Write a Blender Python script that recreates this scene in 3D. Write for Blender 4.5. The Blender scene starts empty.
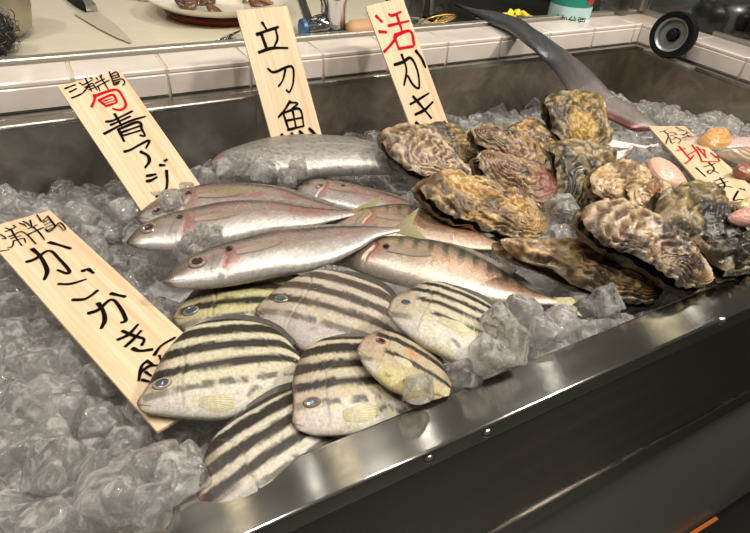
import bpy, math, random
import numpy as np
from mathutils import Matrix, Vector
C = bpy.context.scene.collection
random.seed(7)
# ------------------------------------------------------------------ camera geometry
F = 560.0; CX, CY = 375.0, 266.5; H = .36
vx = np.array([1195., -330.5, F]); vx /= np.linalg.norm(vx)
d_ = np.array([-388., -456., F]); d_ -= vx * (d_ @ vx); vy = d_ / np.linalg.norm(d_)
vz = np.cross(vx, vy)
CAM = np.array([0, 0, H])

def ray(px, py):
    r = np.array([px - CX, py - CY, F]); return np.array([r @ vx, r @ vy, r @ vz])
def P(px, py, z=0.):
    r = ray(px, py); return CAM + r * ((z - H) / r[2])
def PY(px, py, Y):
    r = ray(px, py); return CAM + r * (Y / r[1])
SL = .136; Y0 = .73
def T(y): return SL * (Y0 - y)                       # height of the heaped ice
def G(px, py, dz=0.):                                # point on the heap, dz above it
    r = ray(px, py); t = (SL * Y0 + dz - H) / (r[2] + SL * r[1]); return CAM + r * t
def hit(px, py, o, n):
    r = ray(px, py); return CAM + r * (((o - CAM) @ n) / (r @ n))
def nrm(v): v = np.asarray(v, float); return v / np.linalg.norm(v)
def proj(p):
    q = np.asarray(p) - CAM
    c = np.array([vx[0]*q[0]+vy[0]*q[1]+vz[0]*q[2], vx[1]*q[0]+vy[1]*q[1]+vz[1]*q[2], vx[2]*q[0]+vy[2]*q[1]+vz[2]*q[2]])
    return CX + F*c[0]/c[2], CY + F*c[1]/c[2]

# ------------------------------------------------------------------ noise, colour
def _h(i, j, k, s):
    n = (i.astype(np.int64) * 374761393 + j.astype(np.int64) * 668265263 + k.astype(np.int64) * 1440662683 + s * 974634777) & 0xffffffff
    n = ((n ^ (n >> 13)) * 1274126177) & 0xffffffff
    n = ((n ^ (n >> 16)) * 2246822519) & 0xffffffff
    return ((n ^ (n >> 15)) & 0xffffff) / float(0xffffff)
_RT = np.array([[.36, .48, -.8], [-.8, .6, 0.], [.48, .64, .6]])
def vn(p, s=0):
    p = np.asarray(p, float) @ _RT; i = np.floor(p); f = p - i; f = f * f * (3 - 2 * f); i = i.astype(np.int64)
    r = 0
    for a in (0, 1):
        for b in (0, 1):
            for c in (0, 1):
                w = (f[..., 0] if a else 1 - f[..., 0]) * (f[..., 1] if b else 1 - f[..., 1]) * (f[..., 2] if c else 1 - f[..., 2])
                r = r + w * _h(i[..., 0] + a, i[..., 1] + b, i[..., 2] + c, s)
    return r
def fbm(p, s=0, o=4, g=.5):
    p = np.asarray(p, float); r = 0; a = 1; t = 0
    for k in range(o):
        r = r + a * vn(p * 2 ** k + 13.7 * k, s + k); t += a; a *= g
    return r / t
def lin(c):
    c = np.asarray(c, float) / 255.; return np.where(c <= .04045, c / 12.92, ((c + .055) / 1.055) ** 2.4)
def ss(a, b, x): t = np.clip((np.asarray(x, float) - a) / (b - a), 0, 1); return t * t * (3 - 2 * t)
def mixc(a, b, t): t = np.asarray(t)[..., None]; return a * (1 - t) + b * t

# ------------------------------------------------------------------ objects
def tag(o, label=None, cat=None, group=None, kind=None):
    if label: o['label'] = label
    if cat: o['category'] = cat
    if group: o['group'] = group
    if kind: o['kind'] = kind
    return o
def empty(name, loc=(0, 0, 0)):
    o = bpy.data.objects.new(name, None); C.objects.link(o); o.location = loc; o.empty_display_size = .01
    return o
def link(name, me, parent=None):
    o = bpy.data.objects.new(name, me); C.objects.link(o)
    if parent is not None:
        o.parent = parent
        o.matrix_parent_inverse = Matrix.Translation(parent.location).inverted()
    return o
def mesh(name, V, Fc, m=None, parent=None, col=None, smooth=True):
    V = np.asarray(V, float)
    me = bpy.data.meshes.new(name)
    ln = np.array([len(f) for f in Fc]); fl = np.fromiter((i for f in Fc for i in f), np.int32, int(ln.sum()))
    me.vertices.add(len(V)); me.vertices.foreach_set('co', V.ravel()); me.loops.add(len(fl)); me.loops.foreach_set('vertex_index', fl)
    me.polygons.add(len(ln)); me.polygons.foreach_set('loop_start', np.r_[0, np.cumsum(ln)[:-1]].astype(np.int32)); me.update(calc_edges=True); me.validate()
    me.polygons.foreach_set('use_smooth', [bool(smooth)] * len(me.polygons))
    if col is not None:
        a = me.color_attributes.new('Col', 'FLOAT_COLOR', 'POINT')
        c = np.ones((len(V), 4)); c[:, :3] = np.clip(col, 0, 1); a.data.foreach_set('color', c.ravel())
    if m: me.materials.append(m)
    me.update()
    return link(name, me, parent)
class MB:
    def __init__(s): s.v = []; s.f = []; s.c = []
    def add(s, V, Fc, c=None):
        b = len(s.v); s.v += [tuple(x) for x in V]; s.f += [[i + b for i in f] for f in Fc]
        s.c += [tuple(c if c is not None else (1, 1, 1))] * len(V)
        return s
    def box(s, x0, x1, y0, y1, z0, z1, bev=0, c=None):
        if bev <= 0:
            V = [(x, y, z) for x in (x0, x1) for y in (y0, y1) for z in (z0, z1)]
            return s.add(V, [(0, 1, 3, 2), (4, 6, 7, 5), (0, 4, 5, 1), (2, 3, 7, 6), (0, 2, 6, 4), (1, 5, 7, 3)], c)
        V = []; b = bev                                  # chamfered box
        for x, sx in ((x0, 1), (x1, -1)):
            for y, sy in ((y0, 1), (y1, -1)):
                for z, sz in ((z0, 1), (z1, -1)):
                    V += [(x, y + sy*b, z + sz*b), (x + sx*b, y, z + sz*b), (x + sx*b, y + sy*b, z)]
        def q(i, j, k, a): return ((i*2 + j)*2 + k)*3 + a
        Fc = []
        for i in (0, 1): Fc.append([q(i,0,0,0), q(i,0,1,0), q(i,1,1,0), q(i,1,0,0)][::1 if i == 0 else -1])
        for j in (0, 1): Fc.append([q(0,j,0,1), q(0,j,1,1), q(1,j,1,1), q(1,j,0,1)][::-1 if j == 0 else 1])
        for k in (0, 1): Fc.append([q(0,0,k,2), q(0,1,k,2), q(1,1,k,2), q(1,0,k,2)][::1 if k == 0 else -1])
        for i in (0, 1):
            for j in (0, 1): Fc.append([q(i,j,0,0), q(i,j,1,0), q(i,j,1,1), q(i,j,0,1)])
        for i in (0, 1):
            for k in (0, 1): Fc.append([q(i,0,k,0), q(i,1,k,0), q(i,1,k,2), q(i,0,k,2)])
        for j in (0, 1):
            for k in (0, 1): Fc.append([q(0,j,k,1), q(1,j,k,1), q(1,j,k,2), q(0,j,k,2)])
        for i in (0, 1):
            for j in (0, 1):
                for k in (0, 1): Fc.append([q(i,j,k,0), q(i,j,k,1), q(i,j,k,2)])
        return s.add(V, Fc, c)
    def tube(s, pts, r, n=12, c=None, cap=True, sy=1., up=None):
        pts = [np.asarray(p, float) for p in pts]; m = len(pts)
        if not hasattr(r, '__len__'): r = [r] * m
        V = []; u = np.array(up if up is not None else (0, 0, 1.), float)
        for i, p in enumerate(pts):
            t = nrm(pts[min(i + 1, m - 1)] - pts[max(i - 1, 0)])
            a = np.cross(t, u)
            if np.linalg.norm(a) < 1e-3: a = np.cross(t, (0, 1, 0.))
            a = nrm(a); b = np.cross(a, t)
            if up is None: u = b
            for k in range(n):
                w = 2 * math.pi * k / n; V.append(p + r[i] * (math.cos(w) * a + math.sin(w) * sy * b))
        Fc = [[i*n + k, i*n + (k+1) % n, (i+1)*n + (k+1) % n, (i+1)*n + k] for i in range(m-1) for k in range(n)]
        if cap: Fc += [list(range(n))[::-1], [(m-1)*n + k for k in range(n)]]
        return s.add(V, Fc, c)
    def lathe(s, o, ax, prof, n=40, c=None):
        o = np.asarray(o, float); ax = nrm(ax); a = nrm(np.cross(ax, (0.3, .9, .1))); b = np.cross(ax, a); V = []
        for r, h in prof:
            for k in range(n):
                w = 2 * math.pi * k / n; V.append(o + ax * h + r * (math.cos(w) * a + math.sin(w) * b))
        m = len(prof)
        Fc = [[i*n + k, i*n + (k+1) % n, (i+1)*n + (k+1) % n, (i+1)*n + k] for i in range(m-1) for k in range(n)]
        return s.add(V, Fc, c)
    def build(s, name, m, parent=None, smooth=False, col=False):
        return mesh(name, s.v, s.f, m, parent, np.array(s.c)[:, :3] if col else None, smooth)
def autosmooth(o, ang=40):
    me = o.data; me.polygons.foreach_set('use_smooth', [True] * len(me.polygons)); me.set_sharp_from_angle(angle=math.radians(ang)); return o

# ------------------------------------------------------------------ materials
def new_mat(name):
    m = bpy.data.materials.new(name); m.use_nodes = True; nt = m.node_tree
    return m, nt, nt.nodes, nt.links, nt.nodes['Principled BSDF']
def setp(b, **k):
    for n, v in k.items():
        n = n.replace('_', ' ')
        if n in b.inputs: b.inputs[n].default_value = v
def rgba(c): return tuple(lin(c)) + (1,)
def tcoord(N, L, scale=(1, 1, 1), rot=(0, 0, 0)):
    t = N.new('ShaderNodeTexCoord'); mp = N.new('ShaderNodeMapping'); L.new(t.outputs['Object'], mp.inputs['Vector'])
    mp.inputs['Scale'].default_value = scale; mp.inputs['Rotation'].default_value = rot
    return mp.outputs['Vector']
def noise(N, L, vec, scale, detail=4, rough=.5, dist=0):
    n = N.new('ShaderNodeTexNoise'); L.new(vec, n.inputs['Vector']); n.inputs['Scale'].default_value = scale
    n.inputs['Detail'].default_value = detail; n.inputs['Roughness'].default_value = rough; n.inputs['Distortion'].default_value = dist
    return n.outputs['Fac']
def ramp(N, L, fac, stops):
    r = N.new('ShaderNodeValToRGB'); L.new(fac, r.inputs['Fac']); e = r.color_ramp.elements
    while len(e) < len(stops): e.new(.5)
    for i, (p, c) in enumerate(stops):
        e[i].position = p; e[i].color = c if hasattr(c, '__len__') else (c, c, c, 1)
    return r.outputs['Color']
def bump(N, L, b, h, dist, strength=1.):
    n = N.new('ShaderNodeBump'); L.new(n.outputs['Normal'], b.inputs['Coat Normal']); n.inputs['Distance'].default_value = dist; n.inputs['Strength'].default_value = strength
    L.new(h, n.inputs['Height']); L.new(n.outputs['Normal'], b.inputs['Normal']); return n
def simple(name, c, rough=.5, metal=0., coat=0., nscale=0, ndist=0, **k):
    m, nt, N, L, b = new_mat(name)
    setp(b, Base_Color=rgba(c), Roughness=rough, Metallic=metal, Coat_Weight=coat, Coat_Roughness=.1, **k)
    if nscale: bump(N, L, b, noise(N, L, tcoord(N, L), nscale), ndist)
    return m
def attr_mat(name, rough=.4, metal=0., coat=0., coatr=.08, bs=0, bd=0, stretch=(1, 1, 1), spec=.5, rvar=0., cvar=.15, cscale=300):
    m, nt, N, L, b = new_mat(name)
    setp(b, Roughness=rough, Metallic=metal, Coat_Weight=coat, Coat_Roughness=coatr, Specular_IOR_Level=spec)
    a = N.new('ShaderNodeAttribute'); a.attribute_name = 'Col'
    v = tcoord(N, L, stretch)
    f = noise(N, L, v, cscale, 5, .65)
    g = ramp(N, L, f, [(.25, 1 - cvar * 1.6), (.75, 1 + cvar)])
    mx = N.new('ShaderNodeMix'); mx.data_type = 'RGBA'; mx.blend_type = 'MULTIPLY'; mx.inputs['Factor'].default_value = 1
    L.new(a.outputs['Color'], mx.inputs[6]); L.new(g, mx.inputs[7]); L.new(mx.outputs[2], b.inputs['Base Color'])
    if rvar:
        r2 = ramp(N, L, noise(N, L, v, cscale * .4, 3), [(.3, max(.05, rough - rvar)), (.7, rough + rvar)]); L.new(r2, b.inputs['Roughness'])
    if bs: bump(N, L, b, noise(N, L, v, bs, 4, .6), bd)
    return m

def steel(name, c, rough, stretch, dirt=.5, rscale=6., metal=1.):
    m, nt, N, L, b = new_mat(name)
    setp(b, Metallic=metal)
    v = tcoord(N, L, stretch); g = noise(N, L, v, 60, 4, .6)                        # brushing
    w = noise(N, L, tcoord(N, L), rscale * 4, 5, .6, 1.2)                              # dried water marks
    cr = ramp(N, L, w, [(.35, tuple(lin(c)) + (1,)), (.62, tuple(np.array(lin(c)) * (1 - .35 * dirt)) + (1,))])
    L.new(cr, b.inputs['Base Color'])
    mm = N.new('ShaderNodeMath'); mm.operation = 'MULTIPLY_ADD'; L.new(g, mm.inputs[0]); mm.inputs[1].default_value = .08; mm.inputs[2].default_value = rough - .04
    m2 = N.new('ShaderNodeMath'); m2.operation = 'MULTIPLY_ADD'; L.new(w, m2.inputs[0]); m2.inputs[1].default_value = .12 * dirt; L.new(mm.outputs[0], m2.inputs[2])
    L.new(m2.outputs[0], b.inputs['Roughness'])
    bump(N, L, b, g, .00012)
    return m
M = {}
def brushed(m, y=1.):
    N, L = m.node_tree.nodes, m.node_tree.links; b = N['Principled BSDF']; c = N.new('ShaderNodeCombineXYZ'); c.inputs[1].default_value = y; c.inputs[2].default_value = 1 - y
    L.new(c.outputs[0], b.inputs['Tangent']); b.inputs['Anisotropic'].default_value = .92; return m
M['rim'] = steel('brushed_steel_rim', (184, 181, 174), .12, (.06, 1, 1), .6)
M['basin'] = steel('basin_steel', (186, 174, 160), .34, (.2, 1, 1), 1.)
M['basin2'] = steel('cover_steel', (190, 185, 176), .26, (1, 1, .1), .8)
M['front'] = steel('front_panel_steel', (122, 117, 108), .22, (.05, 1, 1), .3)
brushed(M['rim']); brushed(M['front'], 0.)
M['lower'] = simple('lower_panel_grey', (116, 115, 110), .38, .2, nscale=60, ndist=.0002)
M['dark'] = simple('dark_gap', (14, 13, 12), .6)
M['chrome'] = simple('chrome', (205, 205, 205), .08, 1.)
M['darkmetal'] = simple('worn_grey_metal', (176, 172, 162), .34, .8, nscale=90, ndist=.0004)
M['tile'] = None
def tile_mat():
    m, nt, N, L, b = new_mat('glazed_tile')
    v = tcoord(N, L); c = ramp(N, L, noise(N, L, v, 18, 4), [(.3, rgba((214, 203, 193))), (.7, rgba((226, 217, 208)))])
    L.new(c, b.inputs['Base Color']); setp(b, Roughness=.16, Coat_Weight=.5, Coat_Roughness=.05)
    bump(N, L, b, noise(N, L, v, 25, 2), .0008); return m
M['tile'] = tile_mat()
M['grout'] = simple('grout', (188, 172, 155), .8, nscale=300, ndist=.0003)
M['cream'] = simple('cream_worktop', (206, 199, 178), .22, 0, .3, nscale=14, ndist=.0012)
def wood_mat():
    m, nt, N, L, b = new_mat('pale_wood')
    v = tcoord(N, L, (1, .03, 1)); g = noise(N, L, v, 260, 3, .5, .3); g2 = noise(N, L, tcoord(N, L, (1, .05, 1)), 90, 2)
    c = ramp(N, L, g, [(.3, rgba((202, 175, 142))), (.7, rgba((220, 198, 168)))])
    c2 = ramp(N, L, g2, [(.35, (.9, .86, .8, 1)), (.6, (1, 1, 1, 1))])
    mx = N.new('ShaderNodeMix'); mx.data_type = 'RGBA'; mx.blend_type = 'MULTIPLY'; mx.inputs['Factor'].default_value = 1
    L.new(c, mx.inputs[6]); L.new(c2, mx.inputs[7]); L.new(mx.outputs[2], b.inputs['Base Color'])
    setp(b, Roughness=.55, Specular_IOR_Level=.3); bump(N, L, b, g, .0001); return m
M['wood'] = wood_mat()
M['ink'] = simple('black_ink', (12, 10, 9), .7, Specular_IOR_Level=.05)
M['red'] = simple('red_ink', (184, 10, 26), .7, Specular_IOR_Level=.05)
M['handle'] = simple('brown_wood', (176, 138, 100), .5, nscale=80, ndist=.0004)
M['rubber'] = simple('black_rubber', (9, 9, 10), .6, Specular_IOR_Level=.2)
M['stripy'] = attr_mat('striped_fish_skin', .42, 0, .32, .07, 900, .00045, (1, 1, 1), .22, .08, .22, 500)
M['silver'] = attr_mat('silver_fish_skin', .29, .35, .45, .08, 700, .00022, (1, 1, 1), .6, .08, .12, 350)
M['belt'] = attr_mat('beltfish_skin', .36, .45, .2, .15, 260, .0009, (1, 1, 1), .6, .08, .16, 160)
M['fin'] = attr_mat('fin_membrane', .5, 0, .1, .2, 0, 0, (1, 1, 1), .5, 0, .2, 500)
M['oyster'] = attr_mat('oyster_shell', .42, 0, .35, .12, 260, .0012, (1, 1, 1), .6, .18, .42, 210)
M['clam'] = attr_mat('clam_shell', .25, 0, .5, .08, 200, .0002, (1, 1, 1), .6, 0, .1, 150)
M['eye'] = attr_mat('fish_eye', .12, 0, 1., .03, cvar=.05)
def glass_mat(name, c=(255, 255, 255), rough=.02, ior=1.45, trans=1.):
    m, nt, N, L, b = new_mat(name); setp(b, Base_Color=rgba(c), Roughness=rough, IOR=ior, Transmission_Weight=trans); return m
M['glass'] = glass_mat('clear_glass')
def ice_mat():
    m, nt, N, L, b = new_mat('clear_ice')
    oi = N.new('ShaderNodeObjectInfo'); t = N.new('ShaderNodeTexCoord'); g = N.new('ShaderNodeNewGeometry')
    ad = N.new('ShaderNodeVectorMath'); ad.operation = 'ADD'; L.new(g.outputs['Position'], ad.inputs[0]); L.new(oi.outputs['Random'], ad.inputs[1]); v = ad.outputs[0]
    setp(b, Base_Color=(1., .995, .985, 1), IOR=1.31, Transmission_Weight=1., Specular_IOR_Level=.7, Coat_Weight=.6, Coat_Roughness=.04, Coat_IOR=1.4)
    w = noise(N, L, v, 70, 4, .6, .6); r = ramp(N, L, w, [(.42, .01), (.72, .16)]); L.new(r, b.inputs['Roughness'])
    d = N.new('ShaderNodeBsdfDiffuse'); d.inputs['Color'].default_value = (.93, .91, .88, 1)
    tr = N.new('ShaderNodeBsdfTranslucent'); tr.inputs['Color'].default_value = (.96, .95, .93, 1)
    a = N.new('ShaderNodeMixShader'); a.inputs[0].default_value = .5; L.new(d.outputs[0], a.inputs[1]); L.new(tr.outputs[0], a.inputs[2])
    mx = N.new('ShaderNodeMixShader'); f = ramp(N, L, noise(N, L, v, 80, 6, .68, 1.2), [(.43, .09), (.67, .56)])
    L.new(f, mx.inputs[0]); L.new(b.outputs[0], mx.inputs[1]); L.new(a.outputs[0], mx.inputs[2])
    L.new(mx.outputs[0], N['Material Output'].inputs['Surface'])
    bump(N, L, b, noise(N, L, v, 130, 4, .6), .0021)
    return m
M['ice'] = ice_mat()
def bed_mat():
    m, nt, N, L, b = new_mat('packed_ice')
    v = tcoord(N, L); c = ramp(N, L, noise(N, L, v, 60, 5, .6), [(.3, (.26, .26, .25, 1)), (.7, (.54, .53, .51, 1))])
    L.new(c, b.inputs['Base Color']); setp(b, Roughness=.25, Coat_Weight=.5, Coat_Roughness=.1)
    bump(N, L, b, noise(N, L, v, 90, 4), .004); return m
M['bed'] = bed_mat()

# ------------------------------------------------------------------ the counter (tray, rims, panels)
XL, XR, YF, YO, YB, ZR = -.75, .985, .178, .147, .73, .08
tray = empty('ice_display_counter', (.2, .4, -.4))
tag(tray, 'stainless steel display counter with a sunken basin full of ice', 'display counter')
b = MB()
b.add([(XL, YF, ZR), (XR + .3, YF, ZR), (XR + .3, YF, -.12), (XL, YF, -.12)], [(0, 1, 2, 3)])
b.add([(XL, YB, ZR), (XR, YB, ZR), (XR, YB, -.12), (XL, YB, -.12)], [(3, 2, 1, 0)])
b.add([(XR, YB, ZR), (XR, YF, ZR), (XR, YF, -.12), (XR, YB, -.12)], [(3, 2, 1, 0)])
b.add([(XL, YF, -.12), (XR, YF, -.12), (XR, YB, -.12), (XL, YB, -.12)], [(0, 1, 2, 3)])
b.build('basin', M['basin'], tray)
b = MB(); b.box(XL, XR + .016, YB - .0008, YB + .019, ZR - .006, ZR + .0008, .0004); b.box(XR - .0008, XR + .018, YF, YB - .001, ZR - .006, ZR + .0006, .0004); b.build('rear_rim', M['rim'], tray)
b = MB(); b.box(XL, XR + .3, YO, YF + .001, .063, ZR); o_ = b.build('front_rim', M['rim'], tray); o_.data.polygons.foreach_set('use_smooth', [True] * 6)
bv = o_.modifiers.new('round_edge', 'BEVEL'); bv.width = .0021; bv.segments = 5; bv.limit_method = 'NONE'; wn = o_.modifiers.new('normals', 'WEIGHTED_NORMAL')
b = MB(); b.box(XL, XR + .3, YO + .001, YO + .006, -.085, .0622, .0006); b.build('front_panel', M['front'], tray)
b = MB(); b.box(XL, XR + .3, YO - .001, YO + .004, -.115, -.0855, .0012); b.build('lower_edge_strip', M['front'], tray)
b = MB(); b.box(XL, XR + .3, YO + .012, YO + .02, -.62, -.10, 0); b.build('lower_panel', M['lower'], tray)
b = MB(); b.box(XL, XR + .3, YO + .008, YO + .012, .02, .07); b.box(XL, XR + .3, YO + .01, YF + .3, -.14, -.13); b.build('shadow_gap', M['dark'], tray)
for (px, py) in ((429, 459), (487, 433), (722, 321)):
    c = PY(px, py, YO); b = MB(); b.lathe((c[0], YO + .0005, c[2]), (0, -1, 0), [(.0001, .0028), (.0022, .0024), (.0034, .001), (.0036, -.001)], 16)
    autosmooth(b.build('rivet', M['chrome'], tray))
# steel cover standing at the left of the back wall
cov = empty('steel_cover_box', (-.05, .715, .02)); tag(cov, 'long folded steel cover standing in the basin along the tiled back wall', 'metal cover')
xr = P(255, 96, ZR)[0]; b = MB(); b.box(-.75, xr, .709, .7285, -.09, ZR + .001, .0012); b.build('cover_body', M['basin2'], cov)
b = MB(); b.box(-.74, xr - .006, .7078, .709, ZR - .004, ZR - .001, .0003); b.build('front_lip', M['rim'], cov)

# tiled ledges
def tiles(name, fixed):
    t = MB(); g = MB(); sp = .108; gap = .0022
    if fixed == 'back':
        g.box(-.75, 1.075, .7465, .812, .06, .1142)
        x = .011 - 8 * sp
        while x < 1.0:
            a, e = x + gap, min(x + sp, 1.002)
            t.box(a, e, .745, .752, .082, .1085, .0012); t.box(a, e, .746, .81, .1085, .1155, .0018); x += sp
    else:
        g.box(1.0025, 1.073, .05, .7465, .06, .1142)
        y = .745
        while y > .1:
            t.box(1.001, 1.008, y - sp + gap, y, .082, .1085, .0012); t.box(1.002, 1.072, y - sp + gap, y, .1085, .1155, .0018); y -= sp
    o = autosmooth(t.build(name, M['tile'])); o['kind'] = 'structure'
    q = g.build(name + '_grout', M['grout'], o)
tiles('trim_1', 'back'); tiles('trim_2', 'right')
b = MB(); b.box(-.75, 1.08, .8125, .828, .09, .1215, .0015); o = autosmooth(b.build('trim_3', M['darkmetal'])); o['kind'] = 'structure'
b = MB(); b.box(1.074, 1.086, .05, .8125, .09, .1235, .0015); b.box(1.062, 1.09, .806, .83, .12, .6, .002); o = autosmooth(b.build('trim_4', M['darkmetal'])); o['kind'] = 'structure'
# glass screen standing on the right ledge track
b = MB(); b.box(1.0775, 1.0825, .05, .805, .1236, .5); b.build('window_1', M['glass'])['kind'] = 'structure'
# surfaces behind
ZW = .104
b = MB(); b.box(-.9, .62, .829, 2.2, ZW - .03, ZW, .001); o = b.build('cream_worktop', M['cream']); b = MB(); b.box(-.88, .60, .85, 2.18, -.85, ZW - .03); b.build('base_cabinet', M['lower'], o); tag(o, 'wide cream cutting surface behind the tiled ledge, wet with scraps', 'worktop')
b = MB(); b.box(.621, 2.6, .829, 2.2, ZW - .06, ZW - .004); b.box(1.0865, 2.6, -.2, .828, ZW - .06, ZW - .004)
o = b.build('floor', M['front']); o['kind'] = 'structure'; o.name = 'trim_5'
b = MB(); b.box(-3, 4, 3.2, 3.3, -.8, 2.6); o = b.build('wall_back', simple('dark_kitchen_wall', (190, 180, 160), .5, nscale=3, ndist=.01)); o['kind'] = 'structure'
b = MB(); b.box(-4, 5, -4, 4, -.9, -.85); o = b.build('floor', simple('dark_wet_floor', (62, 60, 57), .35, nscale=20, ndist=.002)); o['kind'] = 'structure'

# ------------------------------------------------------------------ lettering helper
def smooth_line(pts, n=6):
    pts = [np.asarray(p, float) for p in pts]
    if len(pts) < 3:
        return [pts[0] * (1 - t) + pts[1] * t for t in np.linspace(0, 1, 6)]
    q = [2 * pts[0] - pts[1]] + pts + [2 * pts[-1] - pts[-2]]; out = []
    for i in range(1, len(q) - 2):
        for t in np.linspace(0, 1, n, endpoint=False):
            out.append(.5 * (2*q[i] + (q[i+1]-q[i-1])*t + (2*q[i-1]-5*q[i]+4*q[i+1]-q[i+2])*t*t + (3*q[i]-q[i-1]-3*q[i+1]+q[i+2])*t**3))
    return out + [pts[-1]]
def strokes(name, mat, parent, org, sc, S, o, u, v, lift=.0004):
    """brush strokes traced on the board's own plane"""
    n = nrm(np.cross(u, v)); n = n if n @ (CAM - o) > 0 else -n
    t = MB()
    for si, (w, pts) in enumerate(S):
        L_ = smooth_line([(org[0] + a / sc, org[1] + c / sc) for a, c in pts])
        W = [hit(a, c, o, n) for a, c in L_]
        wp = np.linalg.norm(hit(L_[0][0] + w / sc, L_[0][1], o, n) - W[0]) * .66
        m = len(W); V = []; lf = n * (lift + si * .00004)
        first = nrm(W[1] - W[0]); last = nrm(W[-1] - W[-2])
        W = [W[0] - first * wp * .5] + W + [W[-1] + last * wp * .45]
        m = len(W)
        for i, p in enumerate(W):
            tg = nrm(W[min(i+1, m-1)] - W[max(i-1, 0)]); s_ = np.cross(n, tg)
            f = i / (m - 1); ww = wp * (1.08 - .32 * f + .12 * math.sin(f * 9 + si))
            if i == 0: ww *= .55
            if i == m - 1: ww *= .4
            V += [p + s_ * ww + lf, p - s_ * ww + lf]
        t.add(V, [[2*i, 2*i+1, 2*i+3, 2*i+2] for i in range(m - 1)])
    return t.build(name, mat, parent)
def sign(label, o, u, v, w, L, letters, th=.0028):
    o, u, v = map(lambda a: np.array(a, float), (o, u, v)); v = nrm(v); u = nrm(u - v * (u @ v))
    n = nrm(np.cross(u, v)); n = n if n @ (CAM - o) > 0 else -n
    r = empty('price_sign', tuple(o + v * L + u * w / 2)); tag(r, label, 'sign', 'hand lettered wooden signs')
    # board mesh in its own frame, so the grain runs along it
    me = MB(); me.box(0, w, -L, 0, -th, 0, .0004)
    b_ = me.build('board', M['wood'], None)
    mt = Matrix(((u[0], -v[0], n[0], o[0]), (u[1], -v[1], n[1], o[1]), (u[2], -v[2], n[2], o[2]), (0, 0, 0, 1)))
    if mt.to_3x3().determinant() < 0:
        n2 = -n; mt = Matrix(((u[0], -v[0], n2[0], o[0]), (u[1], -v[1], n2[1], o[1]), (u[2], -v[2], n2[2], o[2]), (0, 0, 0, 1)))
    b_.parent = r; b_.matrix_parent_inverse = Matrix.Translation(r.location).inverted(); b_.matrix_world = mt
    b_.matrix_basis = mt
    for nm, mat, org, sc, S in letters: strokes(nm, mat, r, org, sc, S, o, u, v)
    return r
K, R_ = M['ink'], M['red']
sign('leaning wooden sign, red character between black lines, by the mackerel heads',
     (-.0050, .6983, .1231), (.9651, .2476, .0858), (.2572, -.8327, -.4904), .0706, .225, [
    ('place_lettering', K, (55, 65), 8.8875, [
        (15, [(88, 212), (130, 195), (182, 175)]), (15, [(128, 242), (165, 226), (192, 210)]), (15, [(148, 295), (200, 275), (248, 252)]),
        (12, [(215, 160), (238, 172)]), (11, [(240, 182), (290, 160), (332, 135)]), (11, [(268, 115), (295, 170), (325, 235)]), (11, [(252, 245), (285, 210), (292, 200)]),
        (11, [(268, 205), (330, 165), (352, 190), (375, 225)]), (9, [(288, 205), (345, 182)]), (9, [(300, 224), (355, 202)]), (10, [(312, 116), (335, 124)]),
        (10, [(368, 115), (384, 138)]), (10, [(412, 90), (412, 115)]), (10, [(358, 165), (400, 145), (442, 125)]), (10, [(372, 197), (430, 165), (482, 138)]), (10, [(398, 100), (440, 165), (475, 222)]), (9, [(385, 198), (402, 235)]),
        (12, [(483, 65), (500, 110), (525, 182)]), (10, [(498, 88), (550, 66), (575, 112)]), (9, [(508, 106), (562, 88)]), (9, [(514, 126), (572, 108)]),
        (10, [(520, 147), (595, 128), (620, 162), (598, 185)]), (9, [(530, 165), (582, 147)]), (10, [(528, 182), (560, 170), (575, 150)])]),
    ('season_character', R_, (55, 65), 8.8875, [
        (22, [(350, 265), (352, 310), (325, 375)]), (22, [(355, 278), (450, 242), (550, 222), (600, 280), (630, 350), (610, 388), (570, 402), (512, 388)]),
        (22, [(390, 318), (455, 285), (518, 268), (550, 330)]), (20, [(395, 320), (428, 345), (458, 372)]), (20, [(455, 366), (500, 352), (548, 335)]), (11, [(430, 325), (510, 298)]), (8, [(440, 345), (530, 316)])]),
    ('name_lettering', K, (95, 105), 5.33, [
        (12, [(58, 90), (95, 84), (150, 58), (200, 33)]), (11, [(82, 108), (130, 88), (190, 60)]), (13, [(48, 155), (130, 112), (200, 82), (268, 62)]), (13, [(104, 48), (122, 78), (142, 112)]),
        (15, [(124, 130), (140, 160), (155, 195)]), (13, [(128, 130), (230, 92), (250, 130), (266, 165), (240, 162)]), (11, [(145, 146), (235, 114)]), (10, [(155, 163), (245, 136)]),
        (12, [(155, 250), (190, 240), (240, 212), (290, 190), (272, 232)]), (15, [(243, 250), (280, 270), (290, 300), (268, 335)]),
        (14, [(275, 380), (325, 370)]), (14, [(275, 408), (300, 402), (330, 386)]), (14, [(345, 322), (372, 322)]), (12, [(370, 300), (385, 292)]), (12, [(381, 350), (385, 420), (370, 465), (325, 492)])])])
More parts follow.
